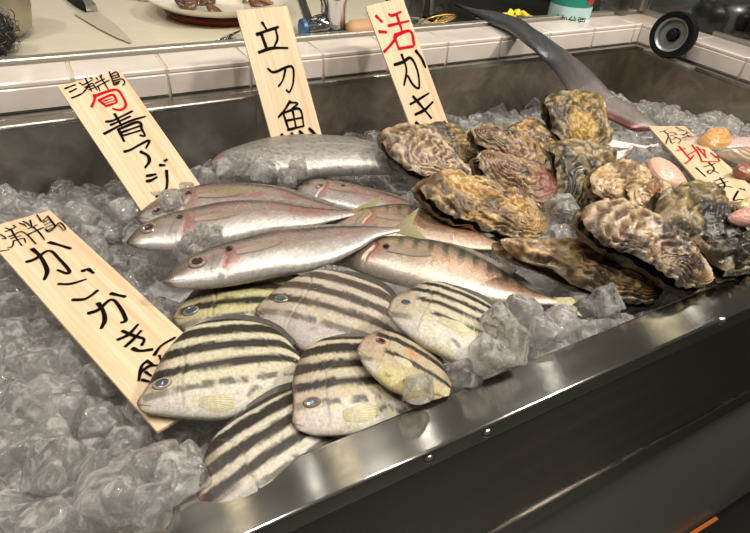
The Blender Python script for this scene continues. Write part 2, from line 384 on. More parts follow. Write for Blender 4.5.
sign('upright wooden sign with three black brush characters, standing behind the thick silver beltfish',
     (.2047, .7091, .1881), (.9994, .0122, .0316), (.0328, -.5821, -.8124), .0659, .176, [
    ('name_lettering', K, (235, 0), 3.81, [
        (8, [(103, 85), (122, 116)]), (9, [(82, 132), (120, 118), (165, 103)]), (10, [(100, 130), (122, 190)]), (7, [(155, 112), (161, 150), (145, 185)]), (9, [(90, 200), (140, 184), (200, 183)]),
        (7, [(125, 262), (150, 275), (215, 253), (222, 310), (208, 350), (195, 343)]), (6, [(192, 265), (182, 305), (165, 330)]),
        (7, [(210, 385), (188, 420), (165, 447)]), (6, [(205, 390), (238, 394), (215, 415)]), (7, [(183, 430), (205, 497)]), (7, [(185, 430), (245, 415), (262, 480)]), (7, [(200, 495), (262, 480)]), (6, [(195, 460), (255, 448)]), (6, [(220, 425), (232, 487)]),
        (9, [(177, 512), (188, 532)]), (9, [(215, 508), (230, 530)]), (9, [(245, 500), (270, 525)]), (9, [(282, 490), (312, 518)])])])
sign('tilted wooden sign with a red character over black ones, standing behind the grey ringed oyster',
     (.3817, .7108, .1838), (.9815, .1, .0776), (.1658, -.5749, -.8012), .0625, .22, [
    ('fresh_character', R_, (360, 0), 4.1, [
        (9, [(65, 65), (90, 90)]), (9, [(78, 130), (108, 132)]), (8, [(98, 213), (125, 185), (150, 150)]), (8, [(118, 58), (132, 64), (168, 48)]), (8, [(150, 62), (172, 128)]), (7, [(115, 106), (200, 86)]),
        (8, [(140, 150), (158, 198)]), (9, [(142, 146), (205, 128), (222, 185)]), (8, [(157, 200), (218, 190)])]),
    ('name_lettering', K, (360, 0), 4.1, [
        (8, [(140, 266), (175, 255), (208, 238), (235, 290), (243, 350), (236, 362), (215, 345), (195, 310)]), (7, [(170, 223), (190, 285), (180, 350)]), (9, [(228, 208), (252, 240), (268, 276)]),
        (7, [(205, 428), (245, 405), (282, 382)]), (8, [(226, 470), (265, 450), (298, 418)]), (8, [(217, 395), (255, 440), (292, 485)]), (9, [(228, 503), (262, 530)])])])
sign('all-black lettered wooden sign flat on the ice, corner under the fattest striped fish',
     (-.0956, .5229, .0644), (.9469, .3157, -.0607), (.3169, -.9484, .0098), .0594, .2995, [
    ('place_lettering', K, (0, 205), 8.8875, [
        (12, [(0, 412), (45, 407), (80, 400)]), (13, [(0, 265), (30, 278), (55, 300), (20, 300)]), (12, [(50, 205), (100, 228)]), (12, [(48, 240), (100, 220), (145, 195)]), (11, [(118, 183), (138, 196)]),
        (13, [(95, 212), (140, 290), (195, 365)]), (13, [(75, 285), (120, 272), (190, 240), (250, 275), (320, 350)]), (11, [(95, 303), (190, 275)]), (11, [(130, 322), (210, 300), (228, 340)]), (12, [(122, 320), (112, 372), (70, 385)]),
        (12, [(175, 165), (215, 180), (240, 198)]), (12, [(205, 150), (245, 170), (268, 190)]), (12, [(268, 140), (282, 195), (250, 218)]), (12, [(288, 205), (330, 182)]), (14, [(250, 268), (320, 235), (390, 205)]), (13, [(300, 205), (350, 250), (400, 315)]),
        (12, [(330, 95), (355, 130), (375, 152), (425, 108)]), (14, [(425, 105), (460, 150), (490, 200), (440, 225), (415, 240)]), (9, [(385, 165), (445, 130)]), (9, [(398, 186), (460, 156)]), (9, [(408, 210), (475, 182)]),
        (13, [(405, 222), (440, 245), (490, 205), (535, 165), (582, 215), (560, 235)]), (9, [(525, 190), (560, 225)])]),
    ('name_lettering', K, (20, 235), 5.33, [
        (19, [(155, 40), (210, 55), (270, 74)]), (18, [(35, 145), (80, 130), (155, 85), (210, 130), (262, 190), (250, 206), (200, 188)]), (19, [(65, 75), (110, 118), (145, 190), (130, 240)]),
        (16, [(205, 263), (270, 262), (352, 238)]), (20, [(332, 195), (352, 186)]), (18, [(362, 182), (392, 205)]), (17, [(280, 348), (340, 345), (380, 325), (415, 297)])]),
    ('ending_lettering', K, (80, 290), 4.845, [
        (18, [(150, 18), (220, 34)]), (17, [(40, 115), (90, 97), (150, 48), (190, 80), (222, 145), (200, 160)]), (18, [(88, 65), (113, 105), (120, 150), (103, 188)]),
        (16, [(183, 243), (235, 218), (282, 168)]), (15, [(220, 276), (258, 242), (298, 198)]), (15, [(205, 200), (262, 224), (310, 240), (300, 270)]), (17, [(255, 285), (290, 297), (352, 290)]),
        (13, [(360, 318), (395, 272), (462, 232)]), (14, [(330, 345), (300, 372), (285, 442)]), (14, [(325, 345), (355, 368)]), (13, [(298, 400), (335, 372), (378, 368)]), (13, [(300, 438), (345, 450)]), (12, [(318, 400), (345, 420)]), (10, [(385, 320), (395, 350)])])])
sign('wooden sign with a red character in the middle of black writing, resting across the clams',
     (.7609, .4992, .0449), (.7736, -.62, .1305), (-.6333, -.7631, .1288), .051, .30, [
    ('place_lettering', K, (645, 120), 5.61, [
        (5, [(82, 68), (130, 55)]), (6, [(105, 62), (130, 90), (116, 136)]), (5, [(128, 78), (150, 70), (180, 80)]), (5, [(132, 92), (180, 82)]), (5, [(138, 100), (150, 132), (168, 125)]), (5, [(162, 95), (200, 112), (188, 132)]), (5, [(178, 100), (152, 112)]),
        (6, [(172, 42), (195, 52), (218, 62)]), (5, [(185, 62), (235, 66), (215, 90)]), (5, [(200, 86), (255, 72)]), (5, [(210, 102), (262, 86)]), (6, [(222, 115), (270, 95), (300, 115)]), (5, [(235, 85), (262, 108)])]),
    ('place_character', R_, (645, 120), 5.61, [
        (9, [(178, 174), (228, 160)]), (9, [(190, 148), (222, 185), (250, 218)]), (9, [(225, 247), (252, 225), (275, 198)]), (8, [(238, 198), (300, 168), (330, 170), (338, 205)]), (8, [(262, 140), (300, 190), (318, 232)]), (8, [(290, 150), (345, 215)]), (9, [(318, 236), (370, 235), (418, 230), (368, 185)])]),
    ('name_lettering', K, (645, 120), 5.61, [
        (8, [(285, 268), (312, 292), (340, 318)]), (7, [(330, 264), (395, 245)]), (7, [(358, 240), (388, 275), (365, 302), (350, 292), (372, 282), (415, 300)]),
        (7, [(385, 345), (450, 326)]), (7, [(398, 366), (465, 346)]), (7, [(420, 325), (448, 368), (430, 392), (418, 385), (445, 372), (492, 380)]),
        (8, [(522, 400), (497, 450), (530, 448), (566, 448)]), (6, [(532, 384), (542, 392)]), (6, [(552, 388), (560, 398)])])])

# ------------------------------------------------------------------ fish
def pchip(xs, ys, x):
    xs = np.array(xs, float); ys = np.array(ys, float); h = np.diff(xs); d = np.diff(ys) / h; m = np.zeros(len(xs))
    for i in range(1, len(xs) - 1):
        if d[i-1] * d[i] > 0: m[i] = 2 / (1 / d[i-1] + 1 / d[i])
    m[0] = d[0]; m[-1] = d[-1]
    k = np.clip(np.searchsorted(xs, x) - 1, 0, len(h) - 1); t = (x - xs[k]) / h[k]
    return (1+2*t)*(1-t)**2*ys[k] + t*(1-t)**2*h[k]*m[k] + t*t*(3-2*t)*ys[k+1] + t*t*(t-1)*h[k]*m[k+1]
class Fish: pass
def make_fish(name, label, cat, group, snout, tail, dz0, dz1, roll, dorsal, ventral, thick, colf, mat, ped=.035,
              tcurve=((0, .10), (.06, .42), (.16, .78), (.32, 1), (.5, .95), (.75, .5), (.92, .2), (1, .13)), ne=2.3, seed=0, groove=None, snoutr=.012, NS=210, NR=110):
    f = Fish(); S = G(*snout, dz0); E_ = G(*tail, dz1); f.L = np.linalg.norm(E_ - S); e1 = nrm(E_ - S)
    n = np.array([0, SL, 1.]); n = nrm(n - e1 * (n @ e1)); e2 = np.cross(n, e1); a = math.radians(roll)
    n, e2 = n * math.cos(a) - e2 * math.sin(a), e2 * math.cos(a) + n * math.sin(a)
    f.S, f.e1, f.e2, f.n = S, e1, e2, n
    def loc(p): q = hit(p[0], p[1], S, n) - S; return (q @ e1 / f.L, q @ e2 / f.L)
    f.loc = loc
    D = sorted([loc(p) for p in dorsal]); V = sorted([loc(p) for p in ventral])
    D = [(0, snoutr)] + [q for q in D if .012 < q[0] < .97] + [(1, ped)]; V = [(0, -snoutr)] + [q for q in V if .012 < q[0] < .97] + [(1, -ped)]
    s = .5 - .5 * np.cos(np.linspace(0, math.pi, NS)); s = .6 * s + .4 * np.linspace(0, 1, NS)
    top = pchip(*zip(*D), s); bot = pchip(*zip(*V), s)
    f.top = lambda x: pchip(*zip(*D), np.array([x]))[0]; f.bot = lambda x: pchip(*zip(*V), np.array([x]))[0]
    th = np.interp(s, *zip(*tcurve)) * thick
    th = np.convolve(np.pad(th, 4, 'edge'), np.ones(9) / 9, 'valid')
    f.th = lambda x: np.interp(x, s, th)
    phi = np.linspace(0, 2 * math.pi, NR, endpoint=False)
    cs, sn = np.cos(phi), np.sin(phi)
    yv = np.sign(cs) * np.abs(cs) ** .92; zv = np.sign(sn) * np.abs(sn) ** (2. / ne)
    cen = (top + bot) / 2; half = (top - bot) / 2
    endr = np.sqrt(np.clip(1 - (1 - np.clip(s / .012, 0, 1)) ** 2, 0, 1)); half = half * (.25 + .75 * endr)
    X = np.repeat(s[:, None], NR, 1); Y = cen[:, None] + half[:, None] * yv[None]; Z = th[:, None] * zv[None]
    Vn = np.repeat(yv[None], NS, 0)
    f.cen = lambda x: (f.top(x) + f.bot(x)) / 2
    f.zs = lambda x, y: f.th(x) * max(0., 1 - abs((y - f.cen(x)) / max(1e-4, (f.top(x) - f.bot(x)) / 2)) ** 2.1) ** (1 / ne)
    def locs(p):                                     # the point of the skin seen at a pixel
        z = 0.
        for _ in range(8):
            q = hit(p[0], p[1], S + n * f.L * z, n) - S; x, y = q @ e1 / f.L, q @ e2 / f.L; z = .5 * z + .5 * f.zs(x, y)
        return x, y
    f.locs = locs
    sd = seed * 7.3
    Pn = np.stack([X * 9 + sd, Y * 9, Z * 9], -1)
    # gill cover step and mouth slit
    if groove:
        gx = groove - .06 * Vn ** 2 + .012 * np.sin(Vn * 5)
        gm = np.exp(-((X - gx) / .006) ** 2) * ss(1.0, .75, np.abs(Vn)); Z = Z * (1 - .12 * gm) + np.sign(Z) * .004 * np.exp(-((X - gx + .018) / .012) ** 2) * ss(.95, .6, np.abs(Vn))
    Z = Z * (1 + .05 * (fbm(Pn, seed) - .5))
    c = colf(f, X, Y, Vn, Z, seed, top, bot, gx if groove else None)
    W = S + f.L * (X[..., None] * e1 + Y[..., None] * e2 + Z[..., None] * n)
    f.root = empty(name, tuple(S * .5 + E_ * .5)); tag(f.root, label, cat, group)
    Fc = [[i*NR + j, (i+1)*NR + j, (i+1)*NR + (j+1) % NR, i*NR + (j+1) % NR] for i in range(NS-1) for j in range(NR)]
    Fc += [list(range(NR)), [(NS-1)*NR + j for j in range(NR)][::-1]]
    mesh('body', W.reshape(-1, 3), Fc, mat, f.root, c.reshape(-1, 3))
    f.zs = lambda x, y: f.th(x) * max(0., 1 - abs((y - f.cen(x)) / max(1e-4, (f.top(x) - f.bot(x)) / 2)) ** 2.1) ** (1 / ne)
    f.W = lambda x, y, z=0.: S + f.L * (x * e1 + y * e2 + z * n)
    return f
def paddle(f, x, y, ang, ln, wd, c0, c1):
    a = math.radians(ang); dx, dy = math.cos(a), math.sin(a); nx_, ny_ = -dy, dx
    base = [(x + nx_ * wd * .22, y + ny_ * wd * .22), (x - nx_ * wd * .22, y - ny_ * wd * .22)]
    tip = [(x + dx * ln * q + nx_ * wd * w, y + dy * ln * q + ny_ * wd * w) for w, q in ((.42, .62), (.36, .82), (.2, .96), (0, 1.), (-.2, .93), (-.36, .74), (-.42, .5))]
    return fin(f, 'pectoral_fin', base, tip, 0, 0, c0, c1, 11, th=.0016, flush=True)
def eye(f, px, rx, iris, pupil=(12, 14, 18), lift=.0, ell=.85, pr=.5, ringc=None):
    x, y = f.locs(px); r = rx; z = f.zs(x, y); n_ = 30; V = []; cc = []; Fc = []
    # the local slope of the head, so that the eye sits in the skin
    gx = (f.zs(x + .02, y) - f.zs(x - .02, y)) / .04; gy = (f.zs(x, y + .02) - f.zs(x, y - .02)) / .04
    r = r * .86; prof = [(0, .20), (.25, .195), (pr - .03, .17), (pr + .03, .165), (.80, .13), (.92, .08), (1.03, -.02), (1.12, -.35)]
    for k, (q, h) in enumerate(prof):
        for j in range(n_):
            a = 2 * math.pi * j / n_; dx, dy = q * r * math.cos(a), q * r * ell * math.sin(a)
            V.append(f.W(x + dx, y + dy, z + gx * dx * .8 + gy * dy * .8 + h * r + lift))
            cc.append(lin(pupil) if q < pr else (lin(iris) if q < .95 else lin(ringc or iris)))
    m = len(prof)
    Fc = [[i*n_ + j, i*n_ + (j+1) % n_, (i+1)*n_ + (j+1) % n_, (i+1)*n_ + j] for i in range(m-1) for j in range(n_)] + [list(range(n_))[::-1]]
    return mesh('eye', V, Fc, M['eye'], f.root, np.array(cc))
def fin(f, name, base, tip, z0, z1, colb, colt, rays=16, notch=0., th=.0018, pixel=False, lab=None, flush=False):
    """a fin web between a base line and a tip line, both in body coordinates"""
    if pixel: base = [f.loc(p) for p in base]; tip = [f.loc(p) for p in tip]
    nu, nv = 49, 14
    def along(L_, t):
        L_ = np.array(L_, float); d = np.r_[0, np.cumsum(np.linalg.norm(np.diff(L_, axis=0), axis=1))]; d /= d[-1]
        return np.stack([np.interp(t, d, L_[:, 0]), np.interp(t, d, L_[:, 1])], -1)
    t = np.linspace(0, 1, nu); B = along(base, t); Tp = along(tip, t); V = []; cc = []
    for side in (1, -1):
        for j in range(nv):
            q = j / (nv - 1); p = B * (1 - q) + Tp * q
            if flush: p = p + np.stack([np.zeros(nu), 0 * t], -1)
            rip = np.sin(t * rays * 2 * math.pi) * .5 + .5
            zz = np.array([f.zs(a_[0], a_[1]) + .0025 for a_ in p]) if flush else z0 * (1 - q) + z1 * q
            z = zz + side * (th * (1 - .75 * q) * (.35 + .65 * rip))
            for i in range(nu):
                V.append(f.W(p[i, 0], p[i, 1], z[i])); k = .75 + .35 * rip[i]
                cc.append((lin(colb) * (1 - q) + lin(colt) * q) * k)
    a = nu * nv; Fc = []
    for j in range(nv - 1):
        for i in range(nu - 1):
            k = j * nu + i; Fc.append([k, k + 1, k + nu + 1, k + nu]); Fc.append([a + k, a + k + nu, a + k + nu + 1, a + k + 1])
    o = mesh(name, V, Fc, M['fin'], f.root, np.array(cc))
    if lab: o['label'] = lab
    return o

# --- striped fish (yellowish white with dark brown bars)
def col_striped(tone=1., cream=(208, 200, 172), dark=(24, 17, 10), wob=.012, faded=0., orange=None, bands=None, belly=(214, 209, 196), eyeu=.73, widen=1.):
    bands = bands or ((.025, .04, 0), (.175, .054, 0), (.355, .05, 0), (.535, .045, .04), (.715, .032, .2))
    def fn(f, X, Y, Vn, Z, seed, top, bot, gx):
        Dm, Vm = top.max(), bot.min(); ua = (Dm - Y) / (Dm - Vm); un = (1 - Vn) / 2
        w = ss(.4, 1., X) * .35; u = ua * (1 - w) + un * w
        N1 = fbm(np.stack([X * 14 + seed, Y * 14, Z * 4 + seed], -1), seed); N2 = fbm(np.stack([X * 60 + seed, Y * 60, Z * 60], -1), seed + 3, 3)
        u = u + wob * 2 * (N1 - .5) + .016 * (N2 - .5)
        c = np.broadcast_to(lin(cream), X.shape + (3,)).copy()
        c = mixc(c, lin(belly), ss(.60, .82, u)); c = mixc(c, lin((196, 184, 112)), .4 * ss(.5, .66, N1) * ss(.45, .62, u) * ss(.18, .3, X))
        c = mixc(c, lin((168, 152, 128)), .55 * ss(.26, .1, X)); c = mixc(c, lin((176, 152, 140)), .5 * ss(.45, .6, fbm(np.stack([X*20, Y*20, Z*20+5], -1), seed+9)) * ss(.3, .16, X))
        for (m, hw, x0) in bands:
            hw = hw * widen * (1 + .35 * (N1 - .5)); b_ = ss(hw * 1.22, hw * .82, np.abs(u - m))
            if x0: b_ = b_ * ss(x0 - .03, x0 + .03, X) * (1 if m < .6 else ss(.34, .5, fbm(np.stack([X * 13, Y * 9, Z * 0], -1), seed + 5)) * .9)
            c = mixc(c, lin(dark) * (1 + 1.2 * ss(.45, .75, N1)[..., None]), b_ * (1 - faded) * (.97 if m < .7 else .85))
        sp = ss(.045, .01, np.abs(u - .835 + .03 * np.sin(X * 30))) * ss(.3, .36, X) * ss(.46, .62, fbm(np.stack([X * 16 + seed, Y * 8, Z * 0], -1), seed + 2, 3)); c = mixc(c, lin((90, 80, 62)), sp * .8)
        c = mixc(c, lin((84, 70, 52)), .6 * ss(.3, .95, Vn + .5 * (N1 - .5)) * ss(.24, .1, X))
        c = mixc(c, lin((206, 198, 190)), .7 * ss(.30, .22, X) * ss(.66, .8, u) * ss(.03, .06, X)); c = mixc(c, lin((60, 48, 36)), .6 * ss(.05, .02, np.abs(ua - eyeu + .02)) * ss(.02, .05, X) * ss(.22, .14, X))
        if orange: ox, oy = f.locs(orange); c = mixc(c, lin((204, 128, 80)), .7 * ss(.10, .02, np.hypot(X - ox, (Y - oy) * 1.3) + .05 * (N1 - .5)))
        # snout, lips and gill edge
        c = mixc(c, lin((120, 80, 66)), .8 * ss(.035, .008, X)); c = mixc(c, lin((110, 96, 82)), .4 * np.exp(-((X - gx) / .006) ** 2) * ss(.95, .7, np.abs(Vn)))
        slit = np.exp(-((Y + .01 + X * .5) / .004) ** 2) * ss(.085, .06, X); c = mixc(c, lin((60, 40, 34)), slit * .8)
        return c * tone * .80 * (1 + .22 * (N2[..., None] - .5))
    return fn
SG = 'black and cream striped fish'
TC = ((0, .12), (.06, .4), (.16, .72), (.32, 1), (.5, .95), (.75, .55), (.92, .22), (1, .12))
def striped(label, snout, tail, dz0, dz1, roll, dorsal, ventral, eyepx, er, thick=.092, iris=(150, 140, 120), pupil=(66, 74, 84), seed=1, colkw={}, ell=.68, tailfin=True, pect=None, epr=.7, ped=.07, groove=.27, dfin=True):
    f = make_fish('striped_fish', label, 'fish', SG, snout, tail, dz0, dz1, roll, dorsal, ventral, thick, col_striped(**colkw), M['stripy'], ped, TC, 2.5, seed, groove, .016)
    if eyepx: eye(f, eyepx, er, iris, pupil, ell=ell, pr=epr, ringc=(60, 48, 36))
    if tailfin: fin(f, 'tail_fin', [(.985, ped * .95), (.985, -ped * .95)], [(1.18, .13), (1.15, 0), (1.18, -.13)], 0, .0, (150, 140, 90), (190, 180, 130), 12)
    if dfin:
        xs = np.linspace(.36, .93, 9); fin(f, 'dorsal_fin', [(x, f.top(x) - .012) for x in xs], [(x + .035, f.top(x) + .035 * math.sin(math.pi * min(1, (x - .34) / .64)) ** .6) for x in xs], 0, .008, (60, 50, 34), (50, 42, 30), 14)
    if pect: paddle(f, pect[0], pect[1], pect[2], pect[3], pect[4], (172, 164, 132), (182, 174, 136))
    return f
s5 = striped('striped fish half behind the steel rim, its bars slanting, undermost of its heap', (199, 500), (352, 402), .004, .000, 22,
    [(201, 470), (209, 445), (222, 429), (241, 413), (267, 398), (295, 388), (325, 387)], [(228, 512), (262, 506), (300, 478), (332, 440)], None, .05, seed=5, colkw=dict(widen=1.12, bands=((.03, .05, 0), (.2, .062, 0), (.42, .058, 0), (.64, .05, 0), (.84, .03, .1)), cream=(206, 198, 178)))
s1 = striped('striped fish tucked behind the others, below the lowest horse mackerel head', (173, 318), (330, 302), .006, .004, 16,
    [(183, 304), (193.5, 292), (206, 280), (225.6, 272.5), (251, 270), (277, 274), (300, 281)], [(190, 336), (230, 348), (280, 338), (310, 322)], (191, 311), .062, seed=2, colkw=dict(cream=(196, 188, 140)), iris=(120, 110, 84))
s3 = striped('fattest striped fish, blue-eyed, its snout on the corner of the flat sign', (137, 404), (310, 374), .012, .004, 20,
    [(149, 384), (158.7, 365), (171.5, 346), (190.6, 329), (205, 323), (223.5, 320), (255.6, 323), (277, 331), (298, 345)], [(143, 412), (162, 415.5), (194, 419), (226, 418.7), (242, 413), (264, 402), (290, 390)], (162, 383.5), .062, seed=3,
    pect=(.33, -.09, -14, .2, .12))
s2 = striped('greyish striped fish with faded bars, lying just above the fattest one', (256, 309), (402, 345), .017, .006, 18,
    [(264, 300.6), (281, 287), (302.6, 276), (319.7, 271.5), (343, 273), (370, 282), (388, 293)], [(266.7, 324.7), (286.7, 341), (305, 352), (327, 357), (360, 360), (386, 355)], (281, 299), .058, seed=4,
    colkw=dict(cream=(196, 184, 168), dark=(50, 38, 28), faded=.06, belly=(190, 182, 176)), iris=(120, 112, 90), pupil=(70, 84, 80), groove=.3)
s4 = striped('small-headed striped fish with a reddish eye, pressed against the steel rim', (292, 423), (425, 408), .014, -.004, 22,
    [(293, 402), (292, 385), (298, 362), (308, 348), (330, 338), (360, 337), (395, 352), (415, 368)], [(300, 431), (320, 436), (350, 435), (384, 428), (405, 422)], (312, 402), .068, seed=6,
    colkw=dict(cream=(196, 184, 160)), iris=(130, 104, 86), pupil=(74, 80, 88), tailfin=False, pect=(.34, -.02, 4, .26, .16))
s7 = striped('slim striped fish with a yellow belly and an orange patch, beside the rim', (357, 349), (450, 390), .032, .008, 14,
    [(364, 338), (380, 330.7), (398.7, 333), (420, 345), (436, 358), (446, 370)], [(360, 359), (372, 375), (393, 391), (410, 398), (432, 400)], (381, 341), .062, seed=7,
    colkw=dict(orange=(412, 354), cream=(186, 170, 140), bands=((.04, .07, 0), (.24, .045, .12), (.5, .04, .25)), belly=(196, 184, 132)), iris=(150, 70, 60), pupil=(40, 30, 34), tailfin=False, pect=(.36, .02, 0, .2, .1))
s6 = striped('white-bellied striped fish facing left, nearest to the horse mackerel tails', (387, 309), (520, 356), .040, .014, 18,
    [(393, 299), (409, 290), (428, 283), (446.7, 284.5), (473, 295), (497, 311), (512, 325)], [(390.7, 318), (406.7, 335), (428, 349), (452, 360), (478, 368), (503, 368)], (406, 302), .04, seed=8,
    colkw=dict(bands=((.03, .035, 0), (.15, .032, 0), (.29, .034, 0), (.43, .026, .18), (.58, .018, .3)), cream=(200, 192, 168), belly=(216, 212, 200)), iris=(90, 80, 66), pupil=(60, 70, 80), tailfin=False, pect=(.36, .0, 0, .24, .1))

# --- horse mackerel
def col_aji(back=(96, 90, 84), mid=(178, 158, 148), belly=(206, 200, 194), blush=(184, 128, 118), bars=0., spot=None, green=0., warm=0.):
    def fn(f, X, Y, Vn, Z, seed, top, bot, gx):
        N1 = fbm(np.stack([X * 16 + seed, Y * 22, Z * 9], -1), seed); N2 = fbm(np.stack([X * 90, Y * 110, Z * 60], -1), seed + 3, 3)
        u = (1 - Vn) / 2 + .05 * (N1 - .5)
        c = np.broadcast_to(lin(back), X.shape + (3,)).copy(); c = mixc(c, lin(mid), ss(.10, .34, u)); c = mixc(c, lin(belly), ss(.42, .72, u))
        c = mixc(c, lin(blush), (.55 + .2 * warm) * ss(.42, .62, N1) * ss(.1, .25, u) * ss(.8, .5, u) * ss(.25, .4, X))
        if warm: c = mixc(c, lin((214, 158, 124)), warm * .6 * ss(.2, .4, u) * ss(.75, .5, u) * ss(.3, .6, X))
        if green: c = mixc(c, lin((168, 160, 110)), green * ss(.25, .3, u) * ss(.5, .4, u) * ss(.3, .35, X) * ss(.6, .5, X))
        if bars:
            bb = .5 + .5 * np.sin(X * 95 + 2.5 * N1 + Vn * 1.5); c = mixc(c, lin((74, 76, 60)), bars * ss(.5, .85, bb) * ss(.5, .2, u) * ss(.03, .08, u) * ss(.28, .34, X) * ss(.95, .8, X))
        # fine myomere lines
        my = np.sin((X * 150) + np.abs(u - .5) * 60); c = c * (1 + .10 * my[..., None] * ss(.3, .36, X)[..., None])
        # lateral scutes
        lt = np.exp(-((u - (.42 + .1 * ss(.35, .6, X))) / .022) ** 2); c = c * (1 + (.16 + .2 * (np.sin(X * 420) > 0)) [..., None] * lt[..., None] * ss(.5, .6, X)[..., None])
        # head: darker snout, red gill
        c = mixc(c, lin((112, 96, 86)), .75 * ss(.17, .05, X) * ss(.75, .4, u)); c = mixc(c, lin((92, 76, 64)), .8 * ss(.05, .02, X))
        gr = np.exp(-((X - gx) / .014) ** 2); c = mixc(c, lin((164, 62, 62)), .8 * ss(.36, .6, N2 * .5 + N1 * .5) * gr * ss(.15, .3, u) * ss(.95, .7, u))
        gr2 = np.exp(-((X - gx - .03) / .03) ** 2); c = mixc(c, lin((196, 128, 120)), .6 * gr2 * ss(.2, .4, u) * ss(.95, .7, u))
        pre = np.exp(-((X - gx + .055 - .02 * Vn ** 2) / .005) ** 2) * ss(.1, .25, u) * ss(.95, .8, u); c = mixc(c, lin((110, 98, 92)), .45 * pre)
        c = mixc(c, lin((74, 66, 60)), .7 * ss(.25, .05, u + .15 * N1) * ss(.3, .2, X))
        slit = np.exp(-((Y + .004 + X * .32) / .0022) ** 2) * ss(.085, .07, X); c = mixc(c, lin((50, 36, 30)), slit * .8)
        if spot: sx, sy = f.locs(spot); c = mixc(c, lin((14, 12, 12)), ss(.020, .011, np.hypot(X - sx, (Y - sy)) + .008 * (N2 - .5)))
        return c * .66 * (1 + .24 * (N2[..., None] - .5))
    return fn
AG = 'slender silver horse mackerel'
ATC = ((0, .12), (.05, .42), (.13, .75), (.28, 1), (.45, .95), (.7, .55), (.9, .2), (1, .12))
def aji(label, snout, tail, dz0, dz1, roll, dorsal, ventral, eyepx, er, spotpx=None, seed=11, thick=.054, colkw={}, fork=None, ped=.014, finc=((150, 140, 90), (176, 164, 106)), groove=.25):
    f = make_fish('horse_mackerel', label, 'fish', AG, snout, tail, dz0, dz1, roll, dorsal, ventral, thick, col_aji(spot=spotpx, **colkw), M['silver'], ped, ATC, 2.1, seed, groove, .006)
    if eyepx: eye(f, eyepx, er, (128, 108, 98), (56, 44, 42), ell=.9, pr=.62, ringc=(70, 60, 54))
    if fork:
        up_, mid_, lo_ = [f.loc(p) for p in fork]
        fin(f, 'tail_fin', [(.975, ped), (.975, -ped)], [up_, mid_, lo_], 0, .004, *finc, 14, th=.0014)
    paddle(f, .285, f.cen(.285), 4, .19, .045, (150, 134, 120), (132, 114, 96))
    xs = np.linspace(.34, .9, 8); fin(f, 'dorsal_fin', [(x, f.top(x) - .006) for x in xs], [(x + .03, f.top(x) + .009) for x in xs], 0, .003, (110, 100, 90), (120, 108, 98), 12, th=.001)
    return f
a5 = aji('horse mackerel with barred back, mostly under other tails, tail toward the ochre oyster', (326, 223), (506, 248), .008, .004, 20,
    [(345, 213), (373, 208), (410, 205.5), (437, 212), (466.7, 224), (490, 238)], [(345, 234), (390, 243), (440, 248), (480, 250)], None, .03, seed=13, colkw=dict(bars=.8, warm=.7, mid=(192, 168, 136), belly=(206, 182, 160), back=(110, 104, 84), blush=(190, 146, 124)))
a4 = aji('horse mackerel half buried in ice behind the forked tails, pale round eye', (295, 188), (425, 212), .006, .000, 18,
    [(303, 182), (320, 180), (341, 183), (373, 190), (408, 201)], [(304, 199), (320, 207), (347, 212), (390, 216)], (320, 186), .04, (343, 185.5), seed=14, thick=.065, colkw=dict(mid=(176, 152, 140), back=(120, 106, 96)))
a1 = aji('rearmost horse mackerel, ice cube on its snout, beside the leaning sign', (135, 218), (352, 214), .010, .006, 18,
    [(147, 207), (159, 199.5), (187, 189.5), (227, 184.5), (269, 187), (307, 198), (333, 206)], [(139, 222), (165, 226), (200, 224), (250, 219), (300, 216), (335, 217)], (157, 211), .028, (188.5, 193.5), seed=15, colkw=dict(green=.8, blush=(176, 110, 104), back=(104, 90, 84)))
a2 = aji('middle horse mackerel of the three snouts, greenish forked tail', (126.5, 242.5), (354, 213.5), .022, .018, 20,
    [(136, 231), (149, 222), (173, 214), (200, 208), (227, 203), (267, 202), (307, 207.5), (333, 209.5)], [(131, 246), (149, 249.5), (171, 251), (205, 249), (235, 242), (280, 231), (307, 227.5), (333, 221)], (148.5, 228), .040, (180, 217.5), seed=16,
    fork=((382, 196.5), (374, 208), (394, 219)), colkw=dict(blush=(182, 112, 104)), finc=((128, 120, 82), (140, 136, 92)))
a6 = aji('orange-tinged horse mackerel with mottled back, tail pointing to the steel rim', (322, 262), (556, 302), .010, .004, 24,
    [(350, 247), (383, 238), (417, 239), (450, 245), (483, 259), (510, 275), (533, 291)], [(345, 266), (360, 272), (383, 280), (417, 289), (450, 297), (483, 302), (515, 304), (540, 305)], None, .03, (386, 246.5), seed=17, thick=.06,
    fork=((585, 297), (572, 305), (582, 317)), colkw=dict(bars=.8, warm=.75, mid=(196, 178, 148), belly=(214, 200, 184), back=(112, 110, 92), blush=(196, 150, 130)), finc=((178, 160, 120), (186, 176, 140)), groove=.22)
a3 = aji('foremost horse mackerel with large dark eye and a long clean silver flank', (162.5, 282.5), (399, 229.5), .034, .034, 20,
    [(173, 270), (192, 256.7), (213, 248.5), (240, 241), (269, 233.5), (307, 229), (333, 227), (360, 226.5), (385, 227)], [(173, 286.5), (195, 288), (213, 287), (245, 282), (280, 275.3), (307, 270.8), (333, 262.5), (360, 249), (381, 236.5)], (197.3, 262), .040, (229.3, 248.7), seed=18,
    fork=((419, 208), (412, 224), (429, 242)), colkw=dict(blush=(180, 146, 138), back=(88, 84, 80)), finc=((118, 108, 80), (146, 138, 102)))

